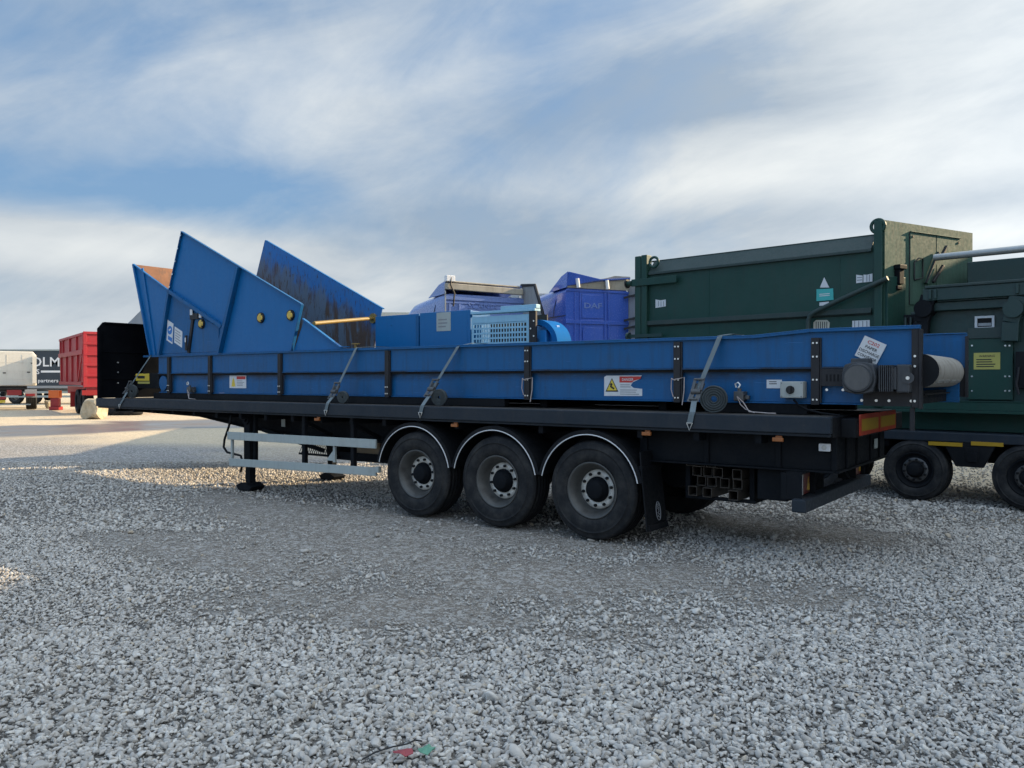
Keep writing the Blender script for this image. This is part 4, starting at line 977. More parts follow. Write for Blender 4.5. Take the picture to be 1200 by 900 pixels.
# ================================================================== low loader under them
ll = thing(K, 'low_loader', 'dark low loader trailer with yellow side reflectors, under the green compactor', 'trailer', (0, 0, 0))
b = MB(); b.box(XLc-.3, 6, -.10, 2.4, .86, .99); b.build('deck', M['rail'], ll, bevel=.012)
b = MB(); b.box(XLc, 6, .5, .62, .55, .859); b.box(XLc, 6, 1.7, 1.82, .55, .859)
for x in np.arange(-4, 6, 1.0): b.box(x, x+.08, .0, 2.3, .76, .858)
b.build('chassis_beam', M['chassis'], ll)
b = MB()
for w in (.62, 1.70): b.box(XLc+.2, .2, w, w+.14, .992, 1.318)
b.build('bearer', M['black'], ll)
for k, (ua, ub) in enumerate(((1088, 1128), (1138, 1176))):
    a, c = KS(ua, 0, -.11)[0], KS(ub, 0, -.11)[0]; z = KS(ub-18, 520.5, -.11)[2]; b = MB(); b.box(a, c, -.108, -.1005, z-.026, z+.026); b.build('side_reflector', M['reflyel'], ll)
xw = KS(1071, 0, -.12)[0]
for dx in (0,):
    zt_ = .859; xm = xw+.70
    b = MB(); b.prism([(xm-.33, -.095, zt_), (xm+.33, -.095, zt_), (xm+.17, -.095, .53), (xm-.17, -.095, .53)], (0, .05, 0)); b.box(xm-.02, xm+.1, -.118, -.0955, .60, .73, m=0)
    b.box(xm-.05, xm+.12, -.108, -.0956, .62, .80); b.build('mudguard_panel', M['black'], ll, bevel=.01)
wl = make_wheel(ll, (xw, -.11, .44), .44, .32, deep=False, dark=True)
for k in (1, -1, -2, 2):
    c = copy_tree(wl, ll); c.location = (xw+1.40*k, -.11, .44); c.rotation_euler = (0, R(31*k), 0)
wl2 = make_wheel(ll, (xw-1.4, .8, .44), .44, .32, deep=False, dark=False)
c = copy_tree(wl2, ll); c.location = (xw-.35*0-2.1, 1.2, .44)

# ================================================================== lorry cabs behind
def cab(fr, name, label, Wc, D, zr, paintm, brand, style):
    rt = thing(fr, name, label, 'lorry cab', (0, 0, 0), 'dismantled blue lorry cabs behind the trailer')
    # local: x across (left to right seen from the rear), y forwards (away), z up; rear wall at y = 0
    prof = [(0, 1.0), (0, zr-.38), (.25, zr-.36), (.8, zr-.38), (1.3, zr-.39), (D-.6, zr-.44), (D-.3, zr-.55), (D-.1, zr-.80), (D, zr-1.2), (D+.05, 1.9), (D+.08, 1.0)] if style == 'A' else \
           [(0, 1.0), (0, zr-.34), (.4, zr-.32), (.9, zr-.33), (D-.6, zr-.36), (D-.25, zr-.48), (D-.06, zr-.75), (D, zr-1.2), (D+.05, 1.9), (D+.08, 1.0)]
    # rounded shell: cross-sections along the cab, each with a rounded roof edge
    ys = list(np.linspace(0, D-.35, 9))+list(np.linspace(D-.28, D+.08, 9))
    pz = [p for p in prof]; rings = []
    yy = [p[0] for p in prof[1:-1]]; zz_ = [p[1] for p in prof[1:-1]]
    for y in ys:
        zt = float(np.interp(y, yy, zz_)); f = y/D; ins = .06*max(0, f-.35)**1.5+.28*max(0, f-.9)*1.2
        rc = min(.14+.20*f, (zt-1.05)*.5); x0, x1 = ins, Wc-ins; ring = [(x0, y, 1.0)]
        tip = .07*f
        for k in range(9):
            a = math.pi-math.pi/2*k/8; ring.append((x0+tip+rc+rc*math.cos(a), y, zt-rc+rc*math.sin(a)))
        for k in range(9):
            a = math.pi/2-math.pi/2*k/8; ring.append((x1-tip-rc+rc*math.cos(a), y, zt-rc+rc*math.sin(a)))
        ring.append((x1, y, 1.0)); rings.append(ring)
    nr = len(rings[0]); b = MB()
    b.add([v for r in rings for v in r], [(j_*nr+i_, j_*nr+(i_+1) % nr, (j_+1)*nr+(i_+1) % nr, (j_+1)*nr+i_) for j_ in range(len(rings)-1) for i_ in range(nr)], 0, True)
    b.add(rings[0], [tuple(range(nr))], 0); b.add(rings[-1], [tuple(range(nr))], 0)
    body = b.build('body', paintm, rt)
    # windscreen and side windows
    b = MB(); b.box(.25, Wc-.25, D+.055, D+.085, 1.95, 2.65); b.box(-.012, .012, D-1.1, D-.3, 1.95, 2.6); b.box(Wc-.012, Wc+.012, D-1.1, D-.3, 1.95, 2.6); b.build('window', M['ink'], body, bevel=.01)
    # seam along the side and a curved panel joint
    b = MB(); b.box(-.006, .01, .0, D-.3, zr-1.02, zr-1.005); b.tube([(-.004, .62, zr-1.0), (-.002, .60, zr-.8), (.012, .52, zr-.62), (.05, .42, zr-.50)], .008, 5); b.build('panel_joint', M['ink'], body)
    b = MB()                       # ribs and frames pressed in the rear wall
    zc = zr-.38 if style == 'A' else zr-.34
    if style == 'A':
        b.box(.02, Wc-.02, -.03, -.001, zc-.14, zc-.02); b.box(.0, Wc, -.02, -.001, zc-.22, zc-.19)
        for x in (.10, .36, Wc-.42): b.box(x, x+.05, -.035, -.001, 1.2, zc-.23)
        b.box(.43, Wc-.44, -.012, -.001, zc-.95, zc-.26)
    else:
        z = zc-.80
        b.box(0, Wc, -.03, -.001, z-.06, z+.03); b.box(.0, Wc, -.02, -.001, zc-.10, zc-.05)
        for x in (.22, .36, Wc*.60, Wc*.66): b.box(x, x+.035, -.035, -.001, 1.2, zc-.11)
        b.box(.42, Wc*.59, -.016, -.001, zc-.72, zc-.16); b.box(.46, Wc*.58, -.014, -.001, z-.75, z-.14)
        pts = [(.46+.02, -.02, z-.14), (.46, -.02, z-.3), (.48, -.02, z-.66), (.56, -.02, z-.75), (Wc*.56, -.02, z-.75), (Wc*.58, -.02, z-.62)]
        b.tube(pts, .022, 6)
    b.build('rear_ribs', paintm, body, bevel=.012)
    b = MB(); lettering(b, brand, ((Wc*.46 if style == 'A' else Wc*.42), -.018, zc-(.25 if style == 'A' else .42)), EX, UPV, .15 if style == 'A' else .13, 0, .80 if style == 'A' else .48, .012)
    # give the letters thickness
    b2 = MB()
    for f in b.F: b2.prism([b.V[i] for i in f], (0, .012, 0))
    b2.build('embossed_name', M['cab2'], body)  # pale blue letters: highlight of the embossing put into the colour
    # roof deflector: hollow, open to the rear
    b = MB()
    if style == 'A':
        side = [(.05, zc-.0), (.0, zc+.30), (.35, zc+.24), (.95, zc-.03)]
        b.prism([(.02, y, z) for y, z in side], (.02, 0, 0)); b.prism([(.04, .0, zc+.28), (Wc-.04, .0, zc+.28), (Wc-.1, .95, zc), (.1, .95, zc)], (0, 0, .02))
        b.build('roof_deflector', paintm, rt)
        b = MB(); b.bar((.0, -.04, zc+.17), (Wc-.1, -.06, zc+.14), .10, .15); b.bar((.05, -.01, zc+.29), (Wc-.15, -.01, zc+.27), .05, .04); b.build('cross_beam', M['beige'], rt, bevel=.015)
        b = MB(); b.box(.0, .22, -.12, .02, zc+.28, zc+.42); b.tube([(.12, -.1, zc+.4), (.1, -.12, zc+.2), (.2, -.12, zc), (.18, -.1, zc-.3)], .022, 6, m=1); b.build('work_lamp', [M['whitetxt'], M['ink']], rt, bevel=.02)
        b = MB(); b.prism([(Wc-.06, .05, zc+.3), (Wc-.02, -.50, zc+.26), (Wc+.05, -.75, zc-.45), (Wc+.05, -.75, zc-1.6), (Wc-.02, .0, zc-1.6)], (.03, 0, 0)); f = b.build('side_fairing', M['greypl'], rt)
        b = MB(); b.tube([(Wc-.06, .05, zc+.32), (Wc-.02, -.50, zc+.28), (Wc+.05, -.77, zc-.45), (Wc+.05, -.77, zc-1.6)], .04, 8); b.bar((Wc-.06, -.0, zc-.18), (Wc+.02, -.72, zc-.3), .05, .06); b.build('fairing_seal', M['ink'], f)
        b = MB(); b.prism([(.0, .0, zc+.1), (-.03, -.10, zc), (-.03, -.12, zc-1.6), (.0, .0, zc-1.6)], (.02, 0, 0)); b.build('side_fairing', M['greypl'], rt)
    else:
        b.prism([(.0, -.06, zc+.02), (.02, -.12, zc+.32), (Wc*.5, -.15, zc+.18), (Wc-.02, -.12, zc+.26), (Wc-.02, .8, zc-.05), (.02, .8, zc-.05)], (0, .0, .02))
        side = [(-.06, zc-.02), (-.12, zc+.34), (.2, zc+.26), (.85, zc-.06)]
        b.prism([(-.015, y, z) for y, z in side], (.02, 0, 0)); b.build('roof_deflector', M['cab'], rt)
        b = MB(); pts = [(x, -.08, zc+.31-.12*math.sin(math.pi*min(1, x/(Wc*.75)))) for x in np.linspace(.0, Wc, 9)]
        for (a, c) in zip(pts[:-1], pts[1:]): b.prism([a, c, (c[0], -.03, zc-.02), (a[0], -.03, zc-.02)], (0, .03, 0))
        b.build('deflector_back', M['beige'], rt)
        b = MB(); 
        for x in (.27, Wc*.62): b.cyl((x, -.12, zc-.02), (x-.03, -.12, zc+.19), .045, n=12)
        b.build('deflector_strut', M['whitetxt'], rt)
        b = MB(); b.prism([(Wc+.0, .05, zc+.25), (Wc+.03, -.40, zc+.12), (Wc+.1, -.62, zc-.5), (Wc+.1, -.62, zc-1.9), (Wc+.0, .0, zc-1.9)], (.03, 0, 0)); f = b.build('side_fairing', M['greypl'], rt)
        for z in (zc-.2, zc-.75, zc-.95):
            b = MB(); b.bar((Wc-.15, -.04, z), (Wc+.05, -.3, z+.06), .03, .05); b.build('fairing_bracket', M['ink'], f)
    # what stands below: frame and wheels
    b = MB(); b.box(.5, .6, -3.2, D, .75, 1.0); b.box(Wc-.6, Wc-.5, -3.2, D, .75, 1.0); b.box(.1, Wc-.1, .2, D-.1, .8, .99); b.build('chassis', M['chassis'], rt)
    w_ = make_wheel(rt, (0, D-.7, .5), .5, .30, dark=True); w_.rotation_euler = (0, 0, R(-90))
    for x, y, rr in ((Wc, D-.7, 90), (0, -2.0, -90), (Wc, -2.0, 90)):
        c = copy_tree(w_, rt); c.location = (x, y, .5); c.rotation_euler = (0, 0, R(rr))
    return rt
Y1 = 19.0
FA = Frame((521-600)/F_PX*Y1, Y1, (.86, .51))
cab(FA, 'lorry_cab', 'dusty lilac blue lorry cab with a beige roof beam, left of the two cabs', 2.2, 2.75, CAM_H+(445-325)/F_PX*Y1, M['cab2'], 'SCANIA', 'A')
FB = Frame((663-600)/F_PX*Y1, Y1, (.91, .41))
cab(FB, 'lorry_cab', 'glossy deep blue lorry cab with beige roof deflector, left of the green container', 1.72, 2.45, CAM_H+(445-319)/F_PX*Y1, M['cab'], 'DAF', 'B')

# ================================================================== red tipping trailer far left
def WP(u, v, Y): return ((u-600)/F_PX*Y, CAM_H-(v-HZ)/F_PX*Y)
FR = Frame((98.5-600)/F_PX*39, 39, (.81, .585))
rd = thing(FR, 'tipper_trailer', 'red high sided farm tipper trailer parked far left beyond the black headboard', 'tipper trailer', (0, 0, 0))
L_, Wd = 8.6, 2.5; z0, z1 = 1.30, 3.98
b = MB(); b.prism([(.03, .05, z0+.1), (.03, L_, z0+.35), (.03, L_, z1-.02), (.03, .05, z1)], (Wd-.06, 0, 0)); b.build('body', M['red'], rd)
b = MB(); 
b.box(-.06, .028, 0, L_, 3.88, 4.0); b.box(-.09, .029, 0, L_, 2.95, 3.18); b.box(-.06, .028, .4, L_, 1.45, 1.62)
for y in (.02, 1.9, 3.8, 5.8, 7.9): b.box(-.055, .028, y, y+.22, 1.6, 2.949)
for y in (.02, 2.2, 4.6, 7.2, 8.2): b.box(-.055, .028, y, y+.22, 3.182, 3.879)
b.bar((-.04, .35, 2.9), (-.04, 1.6, 1.65), .06, .14, up=(0, 1, 0)); b.build('side_ribs', M['red'], rd)
b = MB(); b.box(-.04, Wd+.04, -.08, .049, 1.35, 4.02)
for z in np.linspace(1.36, 3.92, 6): b.box(-.05, Wd+.05, -.15, -.081, z, z+.12)
for x in (-.05, .9, 1.7, Wd-.1): b.box(x, x+.16, -.14, -.082, 1.4, 3.95)
b.build('tailgate', M['red'], rd, bevel=.01)
b = MB(); b.box(.5, .7, 0, L_+1, .95, 1.35); b.box(1.8, 2.0, 0, L_+1, .95, 1.35); b.box(.1, 2.4, -.02, .1, .95, 1.3); b.build('chassis', M['red'], rd)
b = MB(); b.box(-.1, Wd*.9, -.10, -.03, .98, 1.22); b.build('rear_lamps', M['redplastic'], rd)
for k, (x, y) in enumerate(((.05, 1.3), (.05, 2.9), (Wd-.05, 1.3), (Wd-.05, 2.9))):
    if k == 0: wr_ = make_wheel(rd, (x, y, .62), .62, .5, dark=True); wr_.rotation_euler = (0, 0, R(-90))
    else: c = copy_tree(wr_, rd); c.location = (x, y, .62); c.rotation_euler = (0, 0, R(-90 if k < 2 else 90))
b = MB(); b.box(-.05, .5, 4.2, 4.25, .3, 1.1); b.build('mudflap', M['redplastic'], rd)

# ================================================================== white tractor unit far left
Yw = 49.5
FW = Frame(WP(42, 0, Yw)[0]-2.5*.86, Yw-1.2, (.86, .51))
wt = thing(FW, 'tractor_unit', 'white lorry tractor unit seen from behind at the left edge of the yard', 'lorry', (0, 0, 0))
zt_ = WP(0, 412, Yw)[1]
b = MB(); b.prism([(0, 0, 1.35), (0, 0, zt_-.15), (.12, 0, zt_), (2.3, 0, zt_), (2.5, 0, zt_-.25), (2.5, 0, 1.35)], (0, 2.2, 0)); b.build('cab', M['white'], wt, bevel=.05)
b = MB()
for x in (.95, 1.75): b.box(x, x+.02, -.012, -.001, 1.6, zt_-.2)
for z in (1.75, 2.25, 2.75): b.box(.05, 2.35, -.010, -.001, z, z+.02)
b.box(2.28, 2.5, -.5, -.002, 1.5, zt_-.3); b.build('rear_panel_trim', M['white'], wt)
b = MB()
for x, z in ((.75, 2.1), (2.0, 2.15), (2.2, 2.7)): b.box(x, x+.16, -.02, -.013, z, z+.06)
b.build('vents', M['ink'], wt)
b = MB(); b.box(.75, .95, -4.2, .0, .8, 1.05); b.box(1.6, 1.8, -4.2, .0, .8, 1.05); b.box(.6, 1.95, -2.6, -1.4, 1.06, 1.2); b.box(.5, 2.0, -.9, -.1, 1.0, 1.35); b.build('chassis', M['black'], wt)
b = MB()
for x in (-.0, 1.9): b.box(x, x+.6, -3.2, -1.6, 1.06, 1.14); b.box(x, x+.6, -3.25, -3.2, .7, 1.14)
b.build('mudguard', M['greypaint'], wt)
b = MB(); b.box(.45, 1.0, -4.26, -4.2, .62, .78); b.box(1.95, 2.4, -3.33, -3.26, .78, .92); b.build('rear_lamps', M['redplastic'], wt)
b = MB(); b.box(.5, .98, -4.3, -4.261, .44, .58); b.build('number_plate', M['yellow'], wt)
b = MB(); b.box(1.05, 1.75, -4.27, -4.2, .85, 1.15); b.build('tow_coupling', M['redplastic'], wt)
b = MB(); b.box(.3, 2.2, -4.31, -4.24, .3, .36); b.build('underrun_bar', M['galv'], wt)
ww = make_wheel(wt, (0, -2.4, .5), .5, .55, dark=True); ww.rotation_euler = (0, 0, R(-90))
for x, y, rr in ((2.5, -2.4, 90), (0, 1.4, -90), (2.5, 1.4, 90)):
    c = copy_tree(ww, wt); c.location = (x, y, .5); c.rotation_euler = (0, 0, R(rr))
# ================================================================== curtain trailer behind
Yc = 58.0
xa, xb = WP(-40, 0, Yc)[0], WP(150, 0, Yc)[0]
FC = Frame(xa, Yc, (1, 0)); Lc = xb-xa
cu = thing(FC, 'curtain_trailer', 'dark blue curtain sided trailer with white lettering behind the white lorry', 'trailer', (0, 0, 0))
zt_, zb_ = WP(0, 411, Yc)[1], WP(0, 452, Yc)[1]
b = MB(); b.box(0, Lc, 0, 2.5, zb_, zt_); b.build('curtain', M['darkcurtain'], cu, bevel=.03)
b = MB(); b.box(-.03, Lc+.03, -.03, 2.53, zt_+.001, zt_+.10); b.build('roof_rail', M['galv'], cu)
b = MB(); b.box(-.02, Lc, -.02, 2.5, zb_-.18, zb_-.001); b.build('side_raves', M['greypaint'], cu)
b = MB()
def cx_(u): return WP(u, 0, Yc)[0]-xa
def cz_(v): return WP(0, v, Yc)[1]
lettering(b, 'OLM', (cx_(53), -.004, cz_(424)), EX, UPV, .66, 0, 2.05, .004)
lettering(b, 'S', (cx_(44.5), -.004, cz_(435.5)), EX, UPV, .34, 0, .22, .004); b.box(cx_(48), cx_(85), -.008, -.001, cz_(436.6), cz_(434.2))
lettering(b, 'partners', (cx_(56.5), -.004, cz_(447)), EX, UPV, .26, 0, 1.45, .004); b.build('lettering', M['whitetxt'], cu)
b = MB(); b.box(.5, Lc-.5, .7, .9, .8, zb_-.19); b.box(.5, Lc-.5, 1.6, 1.8, .8, zb_-.19); b.build('chassis', M['greypaint'], cu)
b = MB(); b.box(.8, Lc-3, -.01, .03, .45, .6); b.box(.8, Lc-3, -.01, .03, .75, .9); b.build('side_guard', M['galv'], cu)
wc_ = make_wheel(cu, (2.2, 0, .5), .5, .38)
for k in range(1, 3):
    c = copy_tree(wc_, cu); c.location = (2.2+1.3*k, 0, .5)
wc2 = make_wheel(cu, (2.2, 2.5, .5), .5, .38, flip=True)
for k in range(1, 3):
    c = copy_tree(wc2, cu); c.location = (2.2+1.3*k, 2.5, .5)

# ---- grey shed far behind, over the conveyor between hopper and cab
Ys = 62.0
FS_ = Frame(-13.5, Ys, (1, 0.05)); sh = thing(FS_, 'shed', 'low grey industrial shed far behind, just showing between hopper and cab', 'shed', (0, 0, 0))
zt_ = CAM_H+(445-366)/F_PX*Ys
b = MB(); b.box(0, 12, 0, 14, 0, zt_-.6)
b.build('wall', M['greypaint'], sh)
b = MB(); b.prism([(-.2, -.2, zt_-.6), (12.2, -.2, zt_-.6), (12.2, -.2, zt_), (-.2, -.2, zt_)], (0, 14.4, 0)); b.build('roof', M['galv'], sh)
b = MB(); b.box(3, 7.5, -.06, -.001, 0, 4.2); b.build('roller_door', M['white'], sh)
# ---- grey box trailer added unseen behind the cabs, to shade the yard on the left
FG = Frame(-.1, 22.6, (.98, .16)); bt = thing(FG, 'shade_box_trailer', 'unseen grey box trailer added behind the two blue lorry cabs to cast shade', 'trailer', (0, 0, 0))
b = MB(); b.box(0, 2.5, 0, 11.0, 1.2, 4.15); b.build('body', M['greypaint'], bt, bevel=.03)
b = MB(); b.box(.06, 1.24, -.05, -.001, 1.3, 4.05); b.box(1.26, 2.44, -.05, -.001, 1.3, 4.05)
for x in (.3, .9, 1.6, 2.2): b.cyl((x, -.07, 1.3), (x, -.07, 4.05), .02, n=8)
b.build('rear_door', M['galv'], bt)
b = MB(); b.box(.6, .75, 0, 11, .85, 1.19); b.box(1.75, 1.9, 0, 11, .85, 1.19); b.build('chassis', M['chassis'], bt)
wb_ = make_wheel(bt, (0, 1.5, .5), .5, .38); wb_.rotation_euler = (0, 0, R(-90))
for x, y, rr in ((0, 2.8, -90), (2.5, 1.5, 90), (2.5, 2.8, 90)):
    c = copy_tree(wb_, bt); c.location = (x, y, .5); c.rotation_euler = (0, 0, R(rr))
# ---- unseen building added on the right, out of the picture: it puts the foreground in shade
FH = Frame(17.5, -20, (0, 1)); wh = thing(FH, 'shade_building', 'tall grey clad building added unseen right of the yard, shading the foreground', 'shade_building', (0, 0, 0))
for x0, x1, h, nm in ((0, 36.2, 8.68, 'wall'), (36.21, 47, 7.6, 'lower_shade_wall')):  # taller and lower block, heights set for their shadow edges
    b = MB(); b.box(x0, x1, -16, 0, 0, h); b.build(nm, M['greypaint'], wh)
    b = MB(); b.prism([(x0-.1 if x0 > 0 else -.3, -16.3, h+.002), (x0-.1 if x0 > 0 else -.3, .25, h+.002), (x0-.1 if x0 > 0 else -.3, .25, h+.2), (x0-.1 if x0 > 0 else -.3, -8, h+1.2), (x0-.1 if x0 > 0 else -.3, -16.3, h+.2)], (x1-x0, 0, 0)); b.build('roof', M['galv'], wh)
for x in (8, 18, 28, 39):
    b = MB(); b.box(x, x+3.6, .001, .06, 0, 4.2)
    for z in np.arange(.3, 4.1, .3): b.box(x, x+3.6, .061, .075, z, z+.02)
    b.build('roller_door', M['white'], wh)

# ================================================================== small things on the ground
def boulder(c, s, seed, label, grp=None, name='boulder'):
    bm = bmesh.new(); bmesh.ops.create_icosphere(bm, subdivisions=3, radius=1)
    for v in bm.verts:
        p = v.co.normalized(); q = Vector((max(-.72, min(.72, p.x)), max(-.72, min(.72, p.y)), max(-.66, min(.66, p.z))))
        q *= 1+.22*mnoise.noise(p*1.6+Vector((seed, seed*2, 0)))+.06*mnoise.noise(p*5+Vector((seed, 0, 0)))
        v.co = Vector((q.x*s[0], q.y*s[1], q.z*s[2]))
    zmin = min(v.co.z for v in bm.verts)
    for v in bm.verts: v.co.z -= zmin+.04*s[2]
    me = bpy.data.meshes.new(name); bm.to_mesh(me); bm.free(); me.materials.append(M['rock'])
    o = bpy.data.objects.new(name, me); COL.objects.link(o); o.location = (*c, 0); o.rotation_euler = (0, 0, seed)
    tag(o, label, 'boulder', grp)
boulder(ground_pt(111, 490.5), (.55, .6, .62), 1.3, 'big pale limestone boulder below the headboard end of the flatbed', 'limestone boulders')
boulder(ground_pt(130, 484), (.48, .4, .42), 2.7, 'smaller pale boulder, half hidden behind the trailer bed', 'limestone boulders')
boulder(ground_pt(61, 478.5), (.5, .4, .36), 4.1, 'low pale boulder beneath the orange barrier', 'limestone boulders')
FO = Frame((58-600)/F_PX*46, 46, (1, 0)); ob = thing(FO, 'barrier', 'orange and red plastic barrier left of the red tipper wheels', 'barrier', (0, 0, 0))
b = MB(); b.box(-.08, .55, .0, .3, .68, 1.12); b.build('upper_panel', M['orange'], ob, bevel=.03)
b = MB(); b.box(.02, .50, .02, .28, .2, .67); b.box(-.02, .55, -.05, .4, 0, .2); b.build('lower_panel', M['redplastic'], ob, bevel=.03)
for k, (u, lab) in enumerate(((140, 'worn black tyre lying on the yard under the headboard'), (153, 'second worn tyre lying right of the first under the bed'))):
    g = ground_pt(u, 486); b = MB(); b.lathe([(0, .3), (0, .5), (.06, .56), (.24, .56), (.3, .5), (.3, .3), (.2, .27), (.1, .27)], (0, 0, 0), (0, 0, 1), 28, 0, True, True)
    o = b.build('tyre', M['rubber']); o.location = (*g, 0); tag(o, lab, 'tyre', 'old tyres lying in the yard')
g0 = ground_pt(428, 897); b = MB()
pts = [(*ground_pt(u, v), z) for u, v, z in ((424, 899, .03), (440, 894, .045), (460, 889, .05), (477, 885, .048), (486, 881, .05), (494, 877, .03))]
b.tube([(p[0]-g0[0], p[1]-g0[1], p[2]) for p in pts], .004, 6); o = b.build('cable', M['ink']); o.location = (*g0, 0); tag(o, 'thin black cable end lying on the gravel at the bottom edge', 'cable')
for u, v, mm, lab, s_ in ((474, 895, 'redink', 'dull red scrap of plastic half buried at the bottom edge', .05), (500, 892, 'teal', 'faded green scrap of plastic beside the red one', .045)):
    g = ground_pt(u, v); b = MB(); n_ = 9
    ring = [(s_*random.uniform(.6, 1.2)*math.cos(2*math.pi*k/n_), .7*s_*random.uniform(.6, 1.1)*math.sin(2*math.pi*k/n_), random.uniform(.035, .06)) for k in range(n_)]
    for k in range(n_): b.prism([ring[k], ring[(k+1) % n_], (0, 0, .055)], (0, 0, .003))
    mat_ = plain('scrap_'+mm, (.30, .05, .06) if mm == 'redink' else (.12, .30, .20), .6)
    o = b.build('plastic_scrap', mat_); o.location = (*g, 0); tag(o, lab, 'plastic scrap', 'scraps of plastic on the gravel')

# ================================================================== ground
def ell(X, Y, c, a, b_, ang):
    dx, dy = X-c[0], Y-c[1]; ca, sa = math.cos(ang), math.sin(ang)
    return np.sqrt(((dx*ca+dy*sa)/a)**2+((-dx*sa+dy*ca)/b_)**2)
class VN:                                       # smooth value noise in numpy
    def __init__(s, seed): s.t = np.random.default_rng(seed).random((256, 256))
    def __call__(s, x, y):
        xi, yi = np.floor(x).astype(int), np.floor(y).astype(int); fx, fy = x-xi, y-yi
        fx, fy = fx*fx*(3-2*fx), fy*fy*(3-2*fy); g = lambda a, c: s.t[a % 256, c % 256]
        return (g(xi, yi)*(1-fx)+g(xi+1, yi)*fx)*(1-fy)+(g(xi, yi+1)*(1-fx)+g(xi+1, yi+1)*fx)*fy
v1, v2, v3 = VN(1), VN(2), VN(3)
def fbm(x, y): return .5*v1(x, y)+.3*v2(x*2.1+7, y*2.1)+.2*v3(x*4.3, y*4.3+3)
sm = lambda a, b_, x: np.clip((x-a)/(b_-a), 0, 1)**2*(3-2*np.clip((x-a)/(b_-a), 0, 1))
aT = math.atan2(T.ex[1], T.ex[0])
def dirt_mask(X, Y):
    d = np.minimum.reduce([ell(X, Y, ground_pt(640, 672), 2.4, .95, aT+.35), ell(X, Y, ground_pt(470, 650), 2.8, 1.15, aT+.05),
                           ell(X, Y, ground_pt(470, 712), 1.5, .75, aT+.2), ell(X, Y, ground_pt(270, 650), 1.9, .9, aT+.1), ell(X, Y, ground_pt(760, 676), 1.0, .7, .1),
                           ell(X, Y, ground_pt(900, 618), 1.5, .8, aT), ell(X, Y, ground_pt(560, 615), 3.4, 1.1, aT), ell(X, Y, ground_pt(330, 600), 2.4, 1.1, aT)])
    n = fbm(X*.9+30, Y*.9+11)+.7*fbm(X*3.1+3, Y*3.1)+.35*fbm(X*9, Y*9+4)
    return 1-sm(.35, 1.45, d+(n-1.02)*1.25)
def yard_mask(X, Y):
    """worn beige hardcore of the far yard"""
    n = fbm(X*.25+9, Y*.25+2)
    side = (X-T.o[0])*T.ey[0]+(Y-T.o[1])*T.ey[1]
    return sm(3.0, 7.0, side-.10*X+(n-.5)*5)
def wet_mask(X, Y):
    c0, c1 = ground_pt(-40, 506), ground_pt(290, 494)
    dx, dy = c1[0]-c0[0], c1[1]-c0[1]; L2 = dx*dx+dy*dy; t = ((X-c0[0])*dx+(Y-c0[1])*dy)/L2
    dist = np.hypot(X-c0[0]-t*dx, Y-c0[1]-t*dy); n = fbm(X*.6+3, Y*.6+8)
    return (1-sm(2.6, 4.6, dist+(n-.5)*4))*sm(-.6, -.2, t)*(1-sm(1.0, 1.3, t))
def height(X, Y): return .022*(fbm(X*.35+5, Y*.35+1)-.5)*np.clip((Y-1)/6, 0, 1)
# one sheet: fine near, coarse far, out to the horizon
def axis_pts(segs):
    out = []
    for a, b_, n in segs: out += list(np.linspace(a, b_, n, endpoint=False))
    return np.array(out+[segs[-1][1]])
gx = axis_pts([(-3000, -120, 8), (-120, -26, 24), (-26, -9, 60), (-9, 9, 180), (9, 26, 50), (26, 120, 16), (120, 3000, 8)])
gy = axis_pts([(-200, -4, 6), (-4, 2.4, 10), (2.4, 14, 140), (14, 60, 150), (60, 160, 20), (160, 3000, 12)])
GX, GY = np.meshgrid(gx, gy, indexing='ij'); GZ = height(GX, GY)-.012
nx, ny = len(gx), len(gy); co = np.stack([GX, GY, GZ], -1).reshape(-1, 3)
idx = np.arange(nx*ny).reshape(nx, ny); q = np.stack([idx[:-1, :-1], idx[1:, :-1], idx[1:, 1:], idx[:-1, 1:]], -1).reshape(-1, 4)
def np_mesh(name, co, faces, k):
    me = bpy.data.meshes.new(name); me.vertices.add(len(co)); me.vertices.foreach_set('co', co.astype(np.float32).ravel())
    me.loops.add(len(faces)*k); me.loops.foreach_set('vertex_index', faces.astype(np.int32).ravel())
    me.polygons.add(len(faces)); me.polygons.foreach_set('loop_start', np.arange(0, len(faces)*k, k, dtype=np.int32)); me.polygons.foreach_set('loop_total', np.full(len(faces), k, dtype=np.int32))
    me.update(calc_edges=True); me.validate(); return me
gm_ = np_mesh('ground', co, q, 4)
for nm, fn in (('dirt', dirt_mask), ('yard', yard_mask), ('wet', wet_mask), ('bed', lambda X, Y: (1-sm(12.5, 16.5, Y))*(1-sm(2.2, 4.2, np.abs(X)-.68*Y)))):
    at = gm_.attributes.new(nm, 'FLOAT', 'POINT'); at.data.foreach_set('value', fn(co[:, 0], co[:, 1]).astype(np.float32))
gm_.polygons.foreach_set('use_smooth', np.ones(len(q), dtype=bool))
